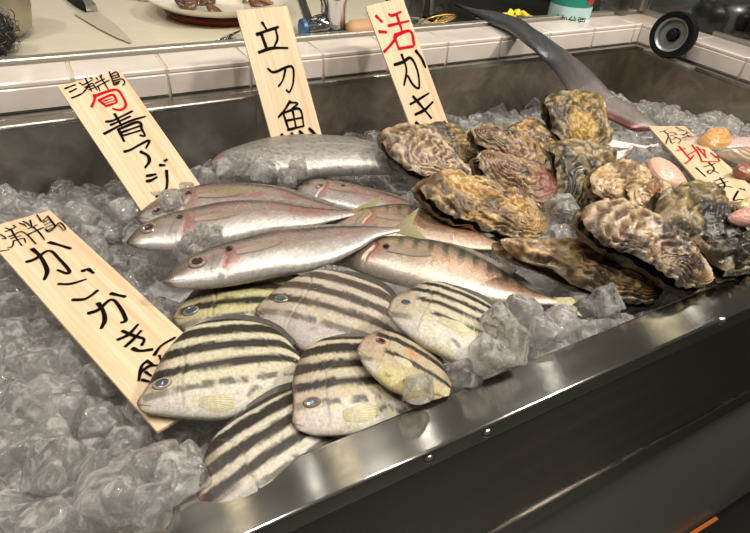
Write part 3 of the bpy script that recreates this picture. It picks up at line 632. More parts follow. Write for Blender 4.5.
# --- beltfish
def col_belt(f, X, Y, Vn, Z, seed, top, bot, gx):
    N1 = fbm(np.stack([X * 30, Y * 60, Z * 30], -1), seed); N2 = fbm(np.stack([X * 90, Y * 160, Z * 50], -1), seed + 3, 3)
    c = np.broadcast_to(lin((150, 146, 140)), X.shape + (3,)).copy(); c = mixc(c, lin((120, 116, 110)), .7 * ss(.6, .95, Vn))
    c = mixc(c, lin((140, 134, 128)), .6 * ss(.45, .62, N1) * ss(-.2, .4, Vn)); c = mixc(c, lin((190, 188, 184)), .6 * np.exp(-((Vn + .02 - .1 * X) / .04) ** 2)); c = mixc(c, lin((170, 166, 160)), ss(.1, -.5, Vn)); c = mixc(c, lin((96, 92, 88)), .5 * ss(.52, .68, fbm(np.stack([X * 60 + Y * 200, Y * 200 - X * 60, Z * 0], -1), 5)))
    c = mixc(c, lin((150, 92, 88)), .6 * ss(.06, .02, X)); return c * (1 + .22 * (N2[..., None] - .5))
bf = make_fish('beltfish', 'thick silver beltfish lying behind the horse mackerel, below the upright sign', 'fish', 'silver beltfish', (212, 166), (480, 170), .030, .006, 14,
    [(219, 156), (234.7, 150), (266.7, 142), (306.7, 138), (346.7, 140), (385, 149), (430, 158)], [(218.7, 174), (253, 180), (301, 177), (333, 173), (386.7, 172), (430, 173)], .055, col_belt, M['belt'], .02,
    ((0, .3), (.05, .6), (.2, 1), (.5, .9), (.8, .5), (1, .2)), 2.1, 21, None, .02)
xs = np.linspace(.1, .9, 10); fin(bf, 'dorsal_fin', [(x, bf.top(x) - .006) for x in xs], [(x + .01, bf.top(x) + .012) for x in xs], 0, .002, (120, 116, 110), (130, 126, 120), 30, th=.001)
# the long one draped over the ledge: loft along a path in space, each station given by its upper and lower edge
def ribbon_fish():
    # (upper px, lower px, depth y of the spine)
    st = [((455, 3), (456, 6), .121), ((480, 10.5), (480, 18), .124), ((501, 14.5), (500, 26), .127), ((519, 20), (516, 35), .130), ((538, 33), (529, 45), .128), ((551, 42), (540, 55), .120),
          ((566, 52), (551, 66), .105), ((580, 62.5), (560, 78), .084), ((594, 75), (569, 93), .058), ((606, 88), (582, 108), .038), ((616, 98), (597, 113), .030), ((630, 105), (614, 121), .026), ((643, 115), (631, 129), .024), ((657, 126), (655, 131), .022)]
    r = empty('beltfish', tuple(P(590, 85, .06))); tag(r, 'long dark beltfish draped over the tiled ledge, tail up and head in ice', 'fish', 'silver beltfish')
    U = np.array([P(a[0], a[1], z + .003) for a, c, z in st]); D = np.array([P(c[0], c[1], z - .003) for a, c, z in st])
    k0 = np.arange(len(st)); k = np.linspace(0, len(st) - 1, 130)
    def ip(A): return np.stack([pchip(k0, A[:, i], k) for i in range(3)], -1)
    U, D = ip(U), ip(D); NR = 32; V = []; cc = []; n_ = len(k)
    for i in range(n_):
        c = (U[i] + D[i]) / 2; h = (U[i] - D[i]) / 2; t = nrm(((U + D) / 2)[min(i+1, n_-1)] - ((U + D) / 2)[max(i-1, 0)]); w = nrm(np.cross(t, h)); w = w if w @ (CAM - c) > 0 else -w
        th_ = min(np.linalg.norm(h) * .42, .009)
        f_ = i / (n_ - 1)
        for j in range(NR):
            a = 2 * math.pi * j / NR; V.append(c + h * math.cos(a) + w * th_ * math.sin(a))
            v_ = math.cos(a); base = lin((78, 80, 84)) * (1 - ss(.35, .8, f_)) + lin((158, 146, 142)) * ss(.35, .8, f_)
            base = base * (1 - .35 * ss(.5, .95, v_)) ; base = base * (1 + .25 * math.exp(-((v_ - .1) / .06) ** 2))
            if f_ > .75: red = ss(-.62, -.8, v_) * ss(.75, .8, f_); base = base * (1 - red) + lin((110, 66, 60)) * red
            nz = float(vn(np.array([f_ * 8., v_ * 7, 3.]), 2)); base = base * (.8 + .4 * nz) * (.9 + .2 * float(vn(np.array([f_ * 50., v_ * 26, 8.]), 4)))
            cc.append(base)
    Fc = [[i*NR + j, (i+1)*NR + j, (i+1)*NR + (j+1) % NR, i*NR + (j+1) % NR] for i in range(n_-1) for j in range(NR)] + [list(range(NR)), [(n_-1)*NR + j for j in range(NR)][::-1]]
    mesh('body', V, Fc, M['belt'], r, np.array(cc))
    # gill cover edge
    t = MB(); i = int(n_ * .77); c = (U[i] + D[i]) / 2; h = (U[i] - D[i]) / 2; w = nrm(np.cross(nrm(U[i+1] - U[i-1]), h)); w = w if w @ (CAM - c) > 0 else -w; dn = nrm((U[i+1] + D[i+1] - U[i-1] - D[i-1]))
    pts = [c + h * math.cos(a) * .95 + w * (min(np.linalg.norm(h) * .42, .009) * math.sin(a) + .0004) + dn * -.006 * math.sin(a) for a in np.linspace(.3, 2.8, 14)]; t.tube(pts, .0009, 6, c=lin((196, 190, 188)))
    t.build('gill_cover', M['belt'], r, True, True)
ribbon_fish()
# pale pink fish passing behind the clam sign
def col_pink(f, X, Y, Vn, Z, seed, top, bot, gx):
    N1 = fbm(np.stack([X * 14, Y * 30, Z * 9], -1), seed); c = np.broadcast_to(lin((226, 196, 192)), X.shape + (3,)).copy()
    c = mixc(c, lin((198, 130, 116)), .8 * ss(.5, .62, N1) * ss(.1, .6, Vn)); return mixc(c, lin((236, 222, 216)), ss(0, -.6, Vn))
pk = make_fish('pink_fish', 'slim pale pink fish passing behind the clam sign, its pale forked tail showing', 'fish', None, (800, 152), (650, 146), .014, .008, -20,
    [(770, 142), (748, 139), (725, 138), (690, 138)], [(770, 164), (748, 160), (725, 158), (690, 152)], .06, col_pink, M['silver'], .028, ATC, 2.1, 31, .2, .01)
fin(pk, 'tail_fin', [(.94, .030), (.94, -.032)], [pk.loc((603, 139)), pk.loc((604, 147)), pk.loc((631, 149)), pk.loc((608, 154)), pk.loc((609, 163))], 0, .004, (232, 206, 202), (240, 226, 222), 10, th=.010)

# ------------------------------------------------------------------ oysters
def closed(pts, n):
    p = np.array(pts, float); m = len(p); q = []
    for i in range(m):
        a, b_, c, d = p[i-1], p[i], p[(i+1) % m], p[(i+2) % m]
        for t in np.linspace(0, 1, 12, endpoint=False):
            q.append(.5 * (2*b_ + (c-a)*t + (2*a-5*b_+4*c-d)*t*t + (3*b_-a-3*c+d)*t**3))
    q = np.array(q + [q[0]]); dl = np.r_[0, np.cumsum(np.linalg.norm(np.diff(q, axis=0), axis=1))]
    t = np.linspace(0, dl[-1], n, endpoint=False); return np.stack([np.interp(t, dl, q[:, k]) for k in range(q.shape[1])], -1)
PAL = dict(grey=((214, 196, 170), (112, 84, 62), (50, 35, 27)), olive=((178, 158, 104), (108, 86, 50), (40, 32, 20)), ochre=((214, 188, 126), (166, 126, 60), (82, 54, 26)), brown=((176, 146, 114), (98, 68, 46), (42, 27, 19)),
           cream=((226, 212, 178), (196, 164, 106), (120, 86, 50)), green=((168, 152, 108), (84, 74, 42), (28, 25, 15)), tan=((190, 162, 116), (126, 96, 60), (54, 38, 22)))
def oyster(label, px, umbo, dz, pal, depth=.4, tilt=(0, -18), rings=9, seed=1, low=.6, ruf=1., patch=None):
    px = np.array(px, float); cpx = px.mean(0); o = G(*cpx, dz)
    n = Matrix.Rotation(math.radians(tilt[0]), 3, 'Y') @ Matrix.Rotation(-math.radians(tilt[1]), 3, 'X') @ Vector((0, 0, 1)); n = nrm(np.array(n))
    # keep the face turned to the side it shows
    a = nrm(np.cross((0, 1, 0), n)); a = nrm(np.array([1, 0, 0]) - n * n[0]); b_ = np.cross(n, a)
    def lc(p): q = hit(p[0], p[1], o, n) - o; return np.array([q @ a, q @ b_])
    pl = np.array([lc(p) for p in px]); um = lc(umbo); NT, NR_ = 132, 54
    O = closed(pl, NT); ctr = O.mean(0); u0 = um * .72 + ctr * .28
    size = np.sqrt(0.5 * abs(np.sum(O[:, 0] * np.roll(O[:, 1], -1) - np.roll(O[:, 0], -1) * O[:, 1])))
    th = np.linspace(0, 2 * math.pi, NT, endpoint=False)
    wv = fbm(np.stack([np.cos(th) * 4 + seed, np.sin(th) * 4, np.zeros(NT)], -1), seed, 4) - .5
    O = ctr + (O - ctr) * (1 + .10 * wv * ruf)[:, None]
    O2 = np.concatenate([O, (O + np.roll(O, -1, 0)) / 2]); depth = depth * .62; low = low * 1.25
    root = empty('oyster', tuple(o)); tag(root, label, 'oyster', 'rock oysters heaped on the ice')
    for part, sgn in (('upper_shell', 1), ('lower_shell', -1)):
        r = np.linspace(0.02, 1, NR_); Q = u0 + (O[None] - u0) * r[:, None, None]
        if sgn < 0: Q = ctr + (Q - ctr) * (1 + .03 + .03 * fbm(np.stack([np.cos(th) * 5, np.sin(th) * 5, th * 0 + seed], -1), seed + 5)[None, :, None])
        Q0 = u0 + (O[None] - u0) * r[:, None, None]; dd = np.sqrt(np.min(((Q0[:, :, None] - O2[None, None]) ** 2).sum(-1), -1))
        dm = dd.max(); q = np.clip(dd / dm, 0, 1); dome = np.sqrt(1 - (1 - q) ** 2.1)
        N3 = fbm(np.concatenate([Q / size * 3.2 + seed, np.zeros(Q.shape[:2] + (1,))], -1), seed, 4); N4 = fbm(np.concatenate([Q / size * 14 + seed, np.zeros(Q.shape[:2] + (1,))], -1), seed + 7, 3)
        ph = r[:, None] ** .8 * rings * .8 + 1.5 * (N3 - .5) * 2 + .5 * (N4 - .5) + .5 * np.sin(th * 3 + seed)[None]
        fr = ph - np.floor(ph); step = fr ** 1.6 - ss(.86, 1., fr)                                   # overlapping growth plates
        rad = np.sin(th * 13 + 5 * N3 + seed) * .5
        hgt = size * (depth * dome + .068 * step * (.35 + .65 * r[:, None]) + .006 * rad * r[:, None] ** 2 * ruf + .12 * (N3 - .5) * q ** .3 + .035 * (N4 - .5))
        edge = ss(.14, 0, q) * size * .035 * ((fbm(np.stack([np.cos(th) * 3.5 + seed, np.sin(th) * 3.5, th * 0], -1), seed + 21, 3) - .5) * 5)[None] * ruf
        if sgn > 0: hgt = hgt + edge
        else: hgt = -(hgt * low + size * .02) + edge
        # plates flare outward
        Qo = Q + (Q - u0) * (.02 * step * ruf)[..., None]
        W = o + Qo[..., :1] * a + Qo[..., 1:] * b_ + hgt[..., None] * n
        c1, c2, c3 = [lin(x) for x in PAL[pal]]
        k = ss(.3, .7, fr + .6 * (N4 - .5)); c = mixc(np.broadcast_to(c2, W.shape), c1, k)
        c = mixc(c, c3, ss(.50, .62, N3) * .85); c = mixc(c, c3 * .6, ss(.86, .97, fr) * ss(.35, .55, N3 + .3 * N4) * .95); c = mixc(c, c1 * 1.12, ss(.60, .75, N4) * .8)
        N5 = fbm(np.concatenate([Q / size * 5 + 3 * seed, np.ones(Q.shape[:2] + (1,))], -1), seed + 11, 3)
        c = mixc(c, lin((196, 176, 128)), ss(.55, .68, N5) * .4); c = mixc(c, lin((88, 80, 40)), ss(.42, .3, N5) * (.5 if pal in ('olive', 'green', 'ochre') else .15))
        c = mixc(c, lin((226, 220, 206)), ss(.10, .0, q) * (.8 if sgn > 0 else .2) * ss(.45, .6, N4))
        if patch is not None and sgn > 0:
            pc = lc(patch[0]); c = mixc(c, lin(patch[1]), ss(1, .6, np.linalg.norm(Q - pc, axis=-1) / (size * patch[2]) + .5 * (N4 - .5)))
        V = W.reshape(-1, 3); Fc = [[i*NT + j, (i+1)*NT + j, (i+1)*NT + (j+1) % NT, i*NT + (j+1) % NT][::-1 if sgn > 0 else 1] for i in range(NR_-1) for j in range(NT)] + [list(range(NT))[::1 if sgn > 0 else -1]]
        mesh(part, V, Fc, M['oyster'], root, c.reshape(-1, 3) * np.array([.76, .68, .60]) * (1 if sgn > 0 else .85))
    return root
oyster('rough ochre oyster standing nearly hidden behind the heap, left of the upright square one', [(509, 130.7), (524, 120), (537, 124), (553, 141), (556, 156), (537, 160), (521, 146)], (550, 158), .022, 'ochre', .35, (0, -30), 7, 3)
oyster('green-brown oyster with a knobbly hinge, behind the ringed one below its sign', [(406, 131), (427.6, 127.5), (439, 125), (456, 131), (469, 142), (476, 158), (472, 168), (458, 170), (440, 150)], (474, 165), .020, 'olive', .35, (10, -22), 8, 4)
oyster('dark grey-brown oyster between the green-brown one and the rough ochre one', [(470, 134), (487, 128.5), (508, 132), (529, 143.5), (541, 160), (538, 168), (513, 166), (490, 155)], (474, 135), .026, 'brown', .36, (8, -24), 9, 5)
oyster('upright square oyster with olive shell, highest of the heap, under the draped beltfish', [(550, 95), (568, 92.5), (589, 93.6), (599, 104), (604, 124), (609, 142), (598, 149), (576, 147), (563, 146), (553, 130), (548, 117), (545, 103)], (582, 150), .040, 'olive', .3, (6, -40), 7, 6, patch=((575, 133), (206, 176, 104), .33))
oyster('large grey oyster with purple-brown rings, leftmost in the heap', [(381, 137), (386, 131.5), (399, 128.5), (420, 131), (436, 140), (450, 156), (464, 172), (469, 182), (458, 184), (434, 182), (414, 174), (400, 166), (388, 153)], (468, 181), .032, 'grey', .36, (10, -24), 11, 7, ruf=.6)
oyster('red-brown oyster with tight growth lines, right of the long ochre one', [(475, 158), (487, 156), (513, 162), (540, 172), (557, 188), (565, 208), (560, 222), (546, 222), (520, 200), (497, 184), (482, 174)], (478, 160), .030, 'brown', .38, (14, -24), 12, 8, patch=((540, 196), (134, 84, 66), .35))
oyster('craggy grey-olive oyster standing on edge in the middle of the heap', [(551, 146), (568, 142), (598, 146), (614, 158), (604, 172), (592, 184), (587, 202), (580, 222), (570, 222), (559, 201), (556, 168)], (578, 222), .036, 'green', .34, (-6, -38), 8, 9)
oyster('long ochre oyster with a wavy pale edge, just above the barred mackerel', [(417, 186), (430.7, 177.5), (454.7, 174), (468, 181), (487, 180), (505, 186), (521, 197), (537, 214), (545, 232), (544, 240), (530, 243), (500, 235), (468, 224), (441, 212), (425, 200)], (543, 239), .026, 'ochre', .26, (6, -20), 8, 10, ruf=1.3)
oyster('pale yellow round oyster near the flat pink clam', [(588, 182), (596, 171), (615, 163.5), (634, 165.5), (647, 176), (646, 190), (640, 204), (636, 215), (615, 211), (602, 201), (593, 192)], (632, 216), .040, 'cream', .28, (8, -30), 9, 11)
oyster('cream oyster marked with one brown patch, overlapping the pale yellow one', [(626, 189), (632, 182), (646, 178.5), (660, 182.5), (670, 192), (664, 203), (654, 214), (641, 217), (630, 205)], (652, 216), .050, 'cream', .26, (8, -30), 8, 12, patch=((650, 197), (150, 96, 56), .26))
oyster('brown oyster with many layered ridges and a white chip, right of the long tan one', [(582.4, 214), (590, 206), (608, 203.5), (633.6, 214), (659, 227), (685, 246), (693, 262), (703, 280), (699, 289), (676, 286), (657, 272), (633.6, 262), (612, 249), (589, 235)], (701, 285), .040, 'grey', .34, (14, -26), 15, 13, patch=((634, 238), (220, 210, 200), .13))
oyster('big dark green oyster at the far right, below the clam sign', [(655, 208), (666.7, 192), (693, 186), (712, 195), (727, 216), (750, 230), (768, 250), (764, 268), (748, 273), (729, 275), (711, 263), (690, 246), (666, 232)], (765, 262), .032, 'green', .27, (12, -24), 9, 14, patch=((715, 240), (40, 36, 22), .42))
oyster('long smooth tan oyster lying lowest, nearest the steel rim', [(498, 243), (515, 241.5), (533, 243), (560, 241), (586, 241), (613, 250), (633, 267), (648, 284), (656, 296), (650, 304), (630, 304), (610, 300), (583, 289), (550, 272), (520, 261), (505, 252)], (653, 300), .022, 'tan', .34, (6, -28), 8, 15, ruf=.6)

# ------------------------------------------------------------------ clams
def clam(label, px, umbo, dz, c1, c2, rings=16, depth=.30, tilt=(0, -20), seed=1):
    px = np.array(px, float); o = G(*px.mean(0), dz); n = nrm(np.array(Matrix.Rotation(math.radians(tilt[0]), 3, 'Y') @ Matrix.Rotation(-math.radians(tilt[1]), 3, 'X') @ Vector((0, 0, 1))))
    a = nrm(np.array([1, 0, 0]) - n * n[0]); b_ = np.cross(n, a)
    lc = lambda p: np.array([(hit(p[0], p[1], o, n) - o) @ a, (hit(p[0], p[1], o, n) - o) @ b_])
    O = closed([lc(p) for p in px], 96); O2 = np.concatenate([O, (O + np.roll(O, -1, 0)) / 2]); um = lc(umbo); ctr = O.mean(0); u0 = um * .75 + ctr * .25
    size = np.sqrt(0.5 * abs(np.sum(O[:, 0] * np.roll(O[:, 1], -1) - np.roll(O[:, 0], -1) * O[:, 1])))
    root = empty('clam', tuple(o)); tag(root, label, 'clam', 'clams around the right hand sign')
    r = np.linspace(.02, 1, 44)
    for part, sgn in (('upper_shell', 1), ('lower_shell', -1)):
        Q = u0 + (O[None] - u0) * r[:, None, None]; dd = np.min(np.linalg.norm(Q[:, :, None] - O2[None, None], axis=-1), -1); q = dd / dd.max()
        h = size * (depth * np.sqrt(np.clip(1 - (1 - q) ** 2.2, 0, 1)) + .006 * np.sin(r[:, None] * rings * 6.28)); h = h * sgn * (1 if sgn > 0 else .8)
        W = o + Q[..., :1] * a + Q[..., 1:] * b_ + h[..., None] * n; N_ = fbm(np.concatenate([Q / size * 3, Q[..., :1] * 0 + seed], -1), seed)
        bb = ss(.45, .8, .5 + .5 * np.sin(r[:, None] * rings * 6.28 * .5 + 4 * N_)); c = mixc(np.broadcast_to(lin(c1), W.shape), lin(c2), bb * .75)
        Fc = [[i*96 + j, (i+1)*96 + j, (i+1)*96 + (j+1) % 96, i*96 + (j+1) % 96] for i in range(43) for j in range(96)] + [list(range(96))]
        mesh(part, W.reshape(-1, 3), Fc, M['clam'], root, c.reshape(-1, 3))
clam('flat pink clam with fine pale lines, left of the clam sign', [(648, 162), (654, 159.5), (664, 163), (675, 171), (683, 181), (686, 189), (678, 190), (664, 186), (653, 175)], (652, 162), .022, (206, 160, 140), (226, 190, 172), seed=1)
clam('small tan clam peeping out behind the pale yellow oyster', [(634, 168), (642, 166), (650, 170), (655, 178), (650, 184), (640, 181)], (636, 168), .018, (190, 150, 110), (206, 176, 136), 10, seed=2)
clam('round golden-tan clam above the top edge of the clam sign', [(700, 140), (706, 132), (717, 131), (726, 137), (729, 147), (722, 153), (710, 152)], (704, 133), .02, (206, 164, 108), (190, 132, 76), 9, .36, seed=3)
clam('grey-brown streaked clam at the right of the clam sign', [(718, 153), (730, 150), (748, 150), (764, 156), (766, 166), (750, 167), (732, 162)], (764, 153), .018, (150, 124, 102), (196, 178, 156), 14, seed=4)
clam('reddish-brown clam below the grey streaked one', [(733, 169), (742, 165), (756, 165), (764, 172), (760, 181), (745, 180)], (760, 167), .026, (156, 100, 78), (120, 76, 60), 10, seed=5)
clam('pale tan clam at the foot of the clam sign', [(737, 206), (744, 199), (755, 198), (762, 206), (756, 213), (744, 212)], (757, 200), .052, (206, 180, 138), (176, 142, 96), 8, seed=6)
clam('pink clam squeezed between the clam sign and the dark green oyster', [(728, 217), (736, 211), (748, 210), (760, 215), (758, 224), (744, 226), (733, 223)], (756, 213), .05, (186, 134, 122), (206, 168, 154), 10, seed=7)
#CLAMS_END

# ------------------------------------------------------------------ things behind the ledge
def at(px, py, z=None): return P(px, py, ZW if z is None else z)
# caster wheel fixed on the corner of the rim, lying on its fork plate
cw = empty('caster_wheel', tuple(PY(675, 58, .66))); tag(cw, 'black rubber caster wheel mounted on a grey plate at the corner of the rim', 'wheel')
wc = P(673.5, 35, .128); wc = CAM + (wc - CAM) * (1.02); ax = nrm(np.array([-.93, -.22, .16])); R0 = .0385
depth_ = np.linalg.norm(wc - CAM)
b = MB(); b.lathe(wc, ax, [(R0 * .70, -.011), (R0 * .95, -.012), (R0, -.006), (R0, .006), (R0 * .95, .012), (R0 * .70, .011), (R0 * .70, -.011)], 56); autosmooth(b.build('tyre', M['rubber'], cw), 50)
b = MB(); b.lathe(wc, ax, [(.0005, -.006), (R0 * .2, -.006), (R0 * .3, .001), (R0 * .55, .002), (R0 * .62, .010), (R0 * .71, .0115), (R0 * .71, .004)], 48); b.lathe(wc, -ax, [(.0005, .002), (R0 * .71, .0105), (R0*.71, .003)], 48); autosmooth(b.build('hub', simple('zinc_hub', (156, 158, 155), .3, .7, nscale=30, ndist=.0005), cw), 50)
b = MB(); b.lathe(wc, ax, [(.009, -.004), (.009, .010), (.0075, .012), (.004, .0125), (.0005, .0125)], 24); b.tube([wc + ax * .011, wc + ax * .011 + np.array([.012, -.006, .004])], .0035, 10); autosmooth(b.build('axle_cap', M['rubber'], cw))
b = MB(); f0 = P(648, 49, .083); f1 = P(693, 68, .083); dr = nrm(f1 - f0); sd_ = nrm(np.cross(dr, (0, 0, 1)))
for q, s_ in ((f0 * .85 + f1 * .15, .0045), (f0 * .6 + f1 * .4, .005)): b.lathe(q - sd_ * .003 + np.array([0, 0, .001]), (0, 0, 1), [(.0001, .009), (.004, .008), (.005, .003), (.005, -.001)], 14)
V = []
for q in (f0, f1):
    for zz in (.0795, .084):
        for w in (-.006, .012): V.append((q[0] + sd_[0] * w, q[1] + sd_[1] * w, zz))
b.add(V, [(0, 1, 3, 2), (4, 6, 7, 5), (0, 4, 5, 1), (2, 3, 7, 6), (0, 2, 6, 4), (1, 5, 7, 3)]); autosmooth(b.build('mount_plate', M['darkmetal'], cw))

# steel pot and scouring pad (upper left corner)
pt = empty('steel_pot', tuple(at(5, 20))); tag(pt, 'round steel pot at the back corner, behind the metal scouring pad', 'pot')
pc = at(-2, 36); b = MB(); b.lathe(pc, (0, 0, 1), [(.001, .001), (.035, .0015), (.047, .012), (.053, .04), (.052, .075), (.048, .09), (.050, .094), (.0465, .092), (.050, .07), (.044, .02), (.001, .008)], 56)
autosmooth(b.build('pot_body', simple('dull_pot_steel', (168, 160, 142), .32, .7, nscale=30, ndist=.0006), pt), 60)
b = MB(); b.tube([pc + np.array([.045, -.0, .07]), pc + np.array([.058, -.02, .075]), pc + np.array([.05, -.03, .07])], .002, 8); b.build('pot_handle', M['chrome'], pt, True)
rng = np.random.RandomState(4); b = MB(); sc_ = at(2, 56) + np.array([-.002, .008, .029])
for k in range(230):
    c0 = rng.randn(3); c0 = nrm(c0) * .028 * (.75 + .3 * rng.rand()); r1 = .003 + .006 * rng.rand(); n1 = nrm(rng.randn(3)); a1 = nrm(np.cross(n1, (.2, .5, .8))); b1 = np.cross(n1, a1)
    w0 = rng.rand() * 6; pts = [sc_ + c0 + r1 * (math.cos(w) * a1 + math.sin(w) * b1) + n1 * .001 * (w - w0) for w in np.linspace(w0, w0 + 5.5, 12)]; b.tube(pts, .00045, 4)
pad = b.build('scouring_pad', simple('dark_steel_wool', (120, 118, 114), .3, 1.), None, True); tag(pad, 'ball of curly grey metal scouring wool beside the steel pot', 'scouring pad')
b = MB(); b.lathe(sc_, (0, 0, 1), [(.001, -.027), (.016, -.021), (.025, -.008), (.025, .008), (.016, .021), (.001, .025)], 20); o_ = b.build('pad_core', M['dark'], pad, True)
# knife
kn = empty('kitchen_knife', tuple(at(95, 25))); tag(kn, 'kitchen knife with a dark handle lying on the cream worktop', 'knife')
def flat(pxs, z0, z1, top_in=None):
    V = [P(a, c, z0) for a, c in pxs]; n_ = len(V); V2 = [v + np.array([0, 0, z1 - z0]) for v in V]
    if top_in is not None: cen = np.mean(V2, 0); V2 = [cen + (v - cen) * top_in for v in V2]
    return V + V2, [list(range(n_))[::-1], list(range(n_, 2 * n_))] + [[i, (i+1) % n_, n_ + (i+1) % n_, n_ + i] for i in range(n_)]
b = MB(); b.add(*flat([(74, 14), (98, 13), (112, 22), (124, 33), (132, 41.5), (130, 43), (117, 38), (100, 29.5), (84, 20)], ZW + .002, ZW + .0035)); b.build('blade', simple('blade_steel', (226, 218, 196), .35, .6), kn)
b = MB(); b.add(*flat([(64, -2), (78, -3), (90, 3), (97, 12), (86, 12.5), (76, 7)], ZW + .001, ZW + .012, .9)); b.build('handle', M['rubber'], kn)
b = MB(); b.add(*flat([(84, 7), (93, 6), (98, 12), (87, 13)], ZW + .001, ZW + .0127, .95)); b.build('bolster', M['chrome'], kn)
# spoon-like tongs along the ledge
tg = empty('metal_tongs', tuple(at(190, 44))); tag(tg, 'thin metal tongs with a clawed end along the ledge, left of the upright sign', 'tongs')
b = MB(); b.tube([at(x, y, ZW + h) for x, y, h in ((128, 52, .003), (150, 49, .006), (172, 44.5, .008), (195, 43.5, .008), (212, 46, .006))], .0012, 8); b.build('wire_arm', M['chrome'], tg, True)
b = MB()
for e in ((240, 31), (236, 38), (228, 42)): b.tube([at(207, 46, ZW + .006), at(218, 42.5, ZW + .013), at((218 + e[0]) / 2 + 1, (42 + e[1]) / 2, ZW + .014), at(e[0], e[1], ZW + .006)], [.0025, .004, .0035, .0015], 10)
b.build('claw', M['chrome'], tg, True)
# plate with scraps
pl_ = empty('serving_plate', tuple(at(240, 2))); tag(pl_, 'white dish on a red-brown base holding fish scraps, behind the upright sign', 'plate')
rp = .118; pc = P(240, 13, ZW + .028) + np.array([0, rp, -.014])
b = MB(); b.lathe(pc, (0, 0, 1), [(.001, -.004), (.075, -.004), (.10, .003), (rp, .014), (rp + .001, .016), (rp - .003, .0155), (.095, .006), (.001, .001)], 56); autosmooth(b.build('dish', simple('white_glaze', (232, 226, 212), .2, 0, .5), pl_), 60)
b = MB(); b.lathe(pc, (0, 0, 1), [(.001, -.014), (.088, -.014), (.093, -.006), (.08, -.003), (.001, -.0035)], 48); autosmooth(b.build('base', simple('redbrown_lacquer', (120, 44, 28), .3), pl_), 50)
rng = np.random.RandomState(3)
for k in range(16):
    a = rng.rand() * 6.28; q = rng.rand() ** .5 * .085; c0 = pc + np.array([q * math.cos(a), q * math.sin(a), .006]); V = []; cc = random.choice([(96, 64, 44), (150, 116, 84), (60, 42, 34), (196, 170, 140)])
    b = MB(); sz = .013 + .012 * rng.rand(); rr = rng.rand(8)
    b.lathe(c0, nrm([rng.randn() * .4, rng.randn() * .4, 1]), [(.0005, -.003), (sz * (.7 + .3 * rr[0]), -.001), (sz, .003), (sz * .6, .007), (.0005, .009)], 9)
    o_ = b.build('fish_scrap', simple('scrap', cc, .35, 0, .4), None, True); o_.scale = (1, 1, 1)
    tag(o_, 'small brown fish scrap in the white dish behind the upright sign', 'scrap', 'fish scraps in the white dish')
# small ring bowl
b = MB(); b.lathe(at(146, 0), (0, 0, 1), [(.001, .001), (.014, .001), (.020, .010), (.022, .016), (.020, .016), (.016, .008), (.001, .004)], 40); o_ = autosmooth(b.build('small_bowl', simple('pale_ceramic', (226, 218, 196), .25, 0, .4)), 60); tag(o_, 'little pale bowl standing on the worktop left of the white dish', 'bowl')
# tap
tp = empty('water_tap', tuple(at(325, 38))); tag(tp, 'chrome water tap with a blue-capped lever, between the two upright signs', 'tap')
def q3(px, py, h): return at(px, py, ZW + h)
base = at(333, 38); K_ = 1.75
def kk(L_): return [(a * K_, c * K_) for a, c in L_]
b = MB(); b.lathe(base, (0, 0, 1), kk([(.016, 0), (.016, .004), (.0115, .007), (.0115, .030), (.013, .034), (.0135, .040), (.010, .046), (.011, .065), (.001, .068)]), 28); autosmooth(b.build('tap_body', M['chrome'], tp), 50)
def ko(x, y, z): return base + K_ * np.array([x, y, z])
side = ko(-.029, -.003, .010); b = MB(); b.tube([ko(0, 0, .012), ko(-.010, -.001, .011), ko(-.011, -.001, .011), ko(-.016, -.0015, .0105), ko(-.017, -.002, .0105), side], [.008 * K_, .008 * K_, .0105 * K_, .0105 * K_, .0085 * K_, .0095 * K_], 20); autosmooth(b.build('valve', M['chrome'], tp), 50)
b = MB(); b.tube([side, side + K_ * np.array([-.003, .0, 0])], [.0098 * K_, .009 * K_], 20); autosmooth(b.build('cold_cap', simple('blue_plastic', (50, 96, 150), .3), tp), 50)
b = MB(); b.tube([side + K_ * np.array([.004, 0, .006]), side + K_ * np.array([0, .006, .022]), side + K_ * np.array([-.006, .016, .045])], [.0055 * K_, .005 * K_, .0045 * K_], 14, sy=.6); autosmooth(b.build('lever', M['chrome'], tp), 50)
# wooden handle lying
wh = empty('wooden_brush', tuple(at(360, 33))); tag(wh, 'rounded brown wooden handle lying next to the chrome tap', 'brush')
b = MB(); b.tube([q3(346, 31, .016), q3(347.5, 31, .016), q3(352, 30.6, .016), q3(362, 29.5, .016), q3(380, 28, .016), q3(396, 25, .010)], [.003, .0115, .0155, .0158, .015, .012], 22); autosmooth(b.build('handle', M['handle'], wh), 60)
b = MB()
for k in range(30): p0 = q3(392, 25, .010) + np.array([.012 + .02 * rng.rand(), .01 * rng.randn(), 0]); b.tube([p0, p0 + np.array([.004 * rng.randn(), .004 * rng.randn(), -.009])], .0006, 5)
b.build('bristles', simple('pale_bristle', (200, 180, 130), .6), wh, True)
# clear tumblers
for i, (px, py) in enumerate(((412, 23), (438, 18))):
    b = MB(); b.lathe(at(px, py), (0, 0, 1), [(.001, .002), (.016, .002), (.018, .006), (.021, .075), (.0195, .075), (.0165, .01), (.001, .008)], 32)
    o_ = autosmooth(b.build('glass_tumbler', M['glass']), 60); tag(o_, ['clear tumbler beside the tilted sign, in front of the other glass', 'clear tumbler standing over the brass skimmer'][i], 'glass', 'clear tumblers by the tilted sign')
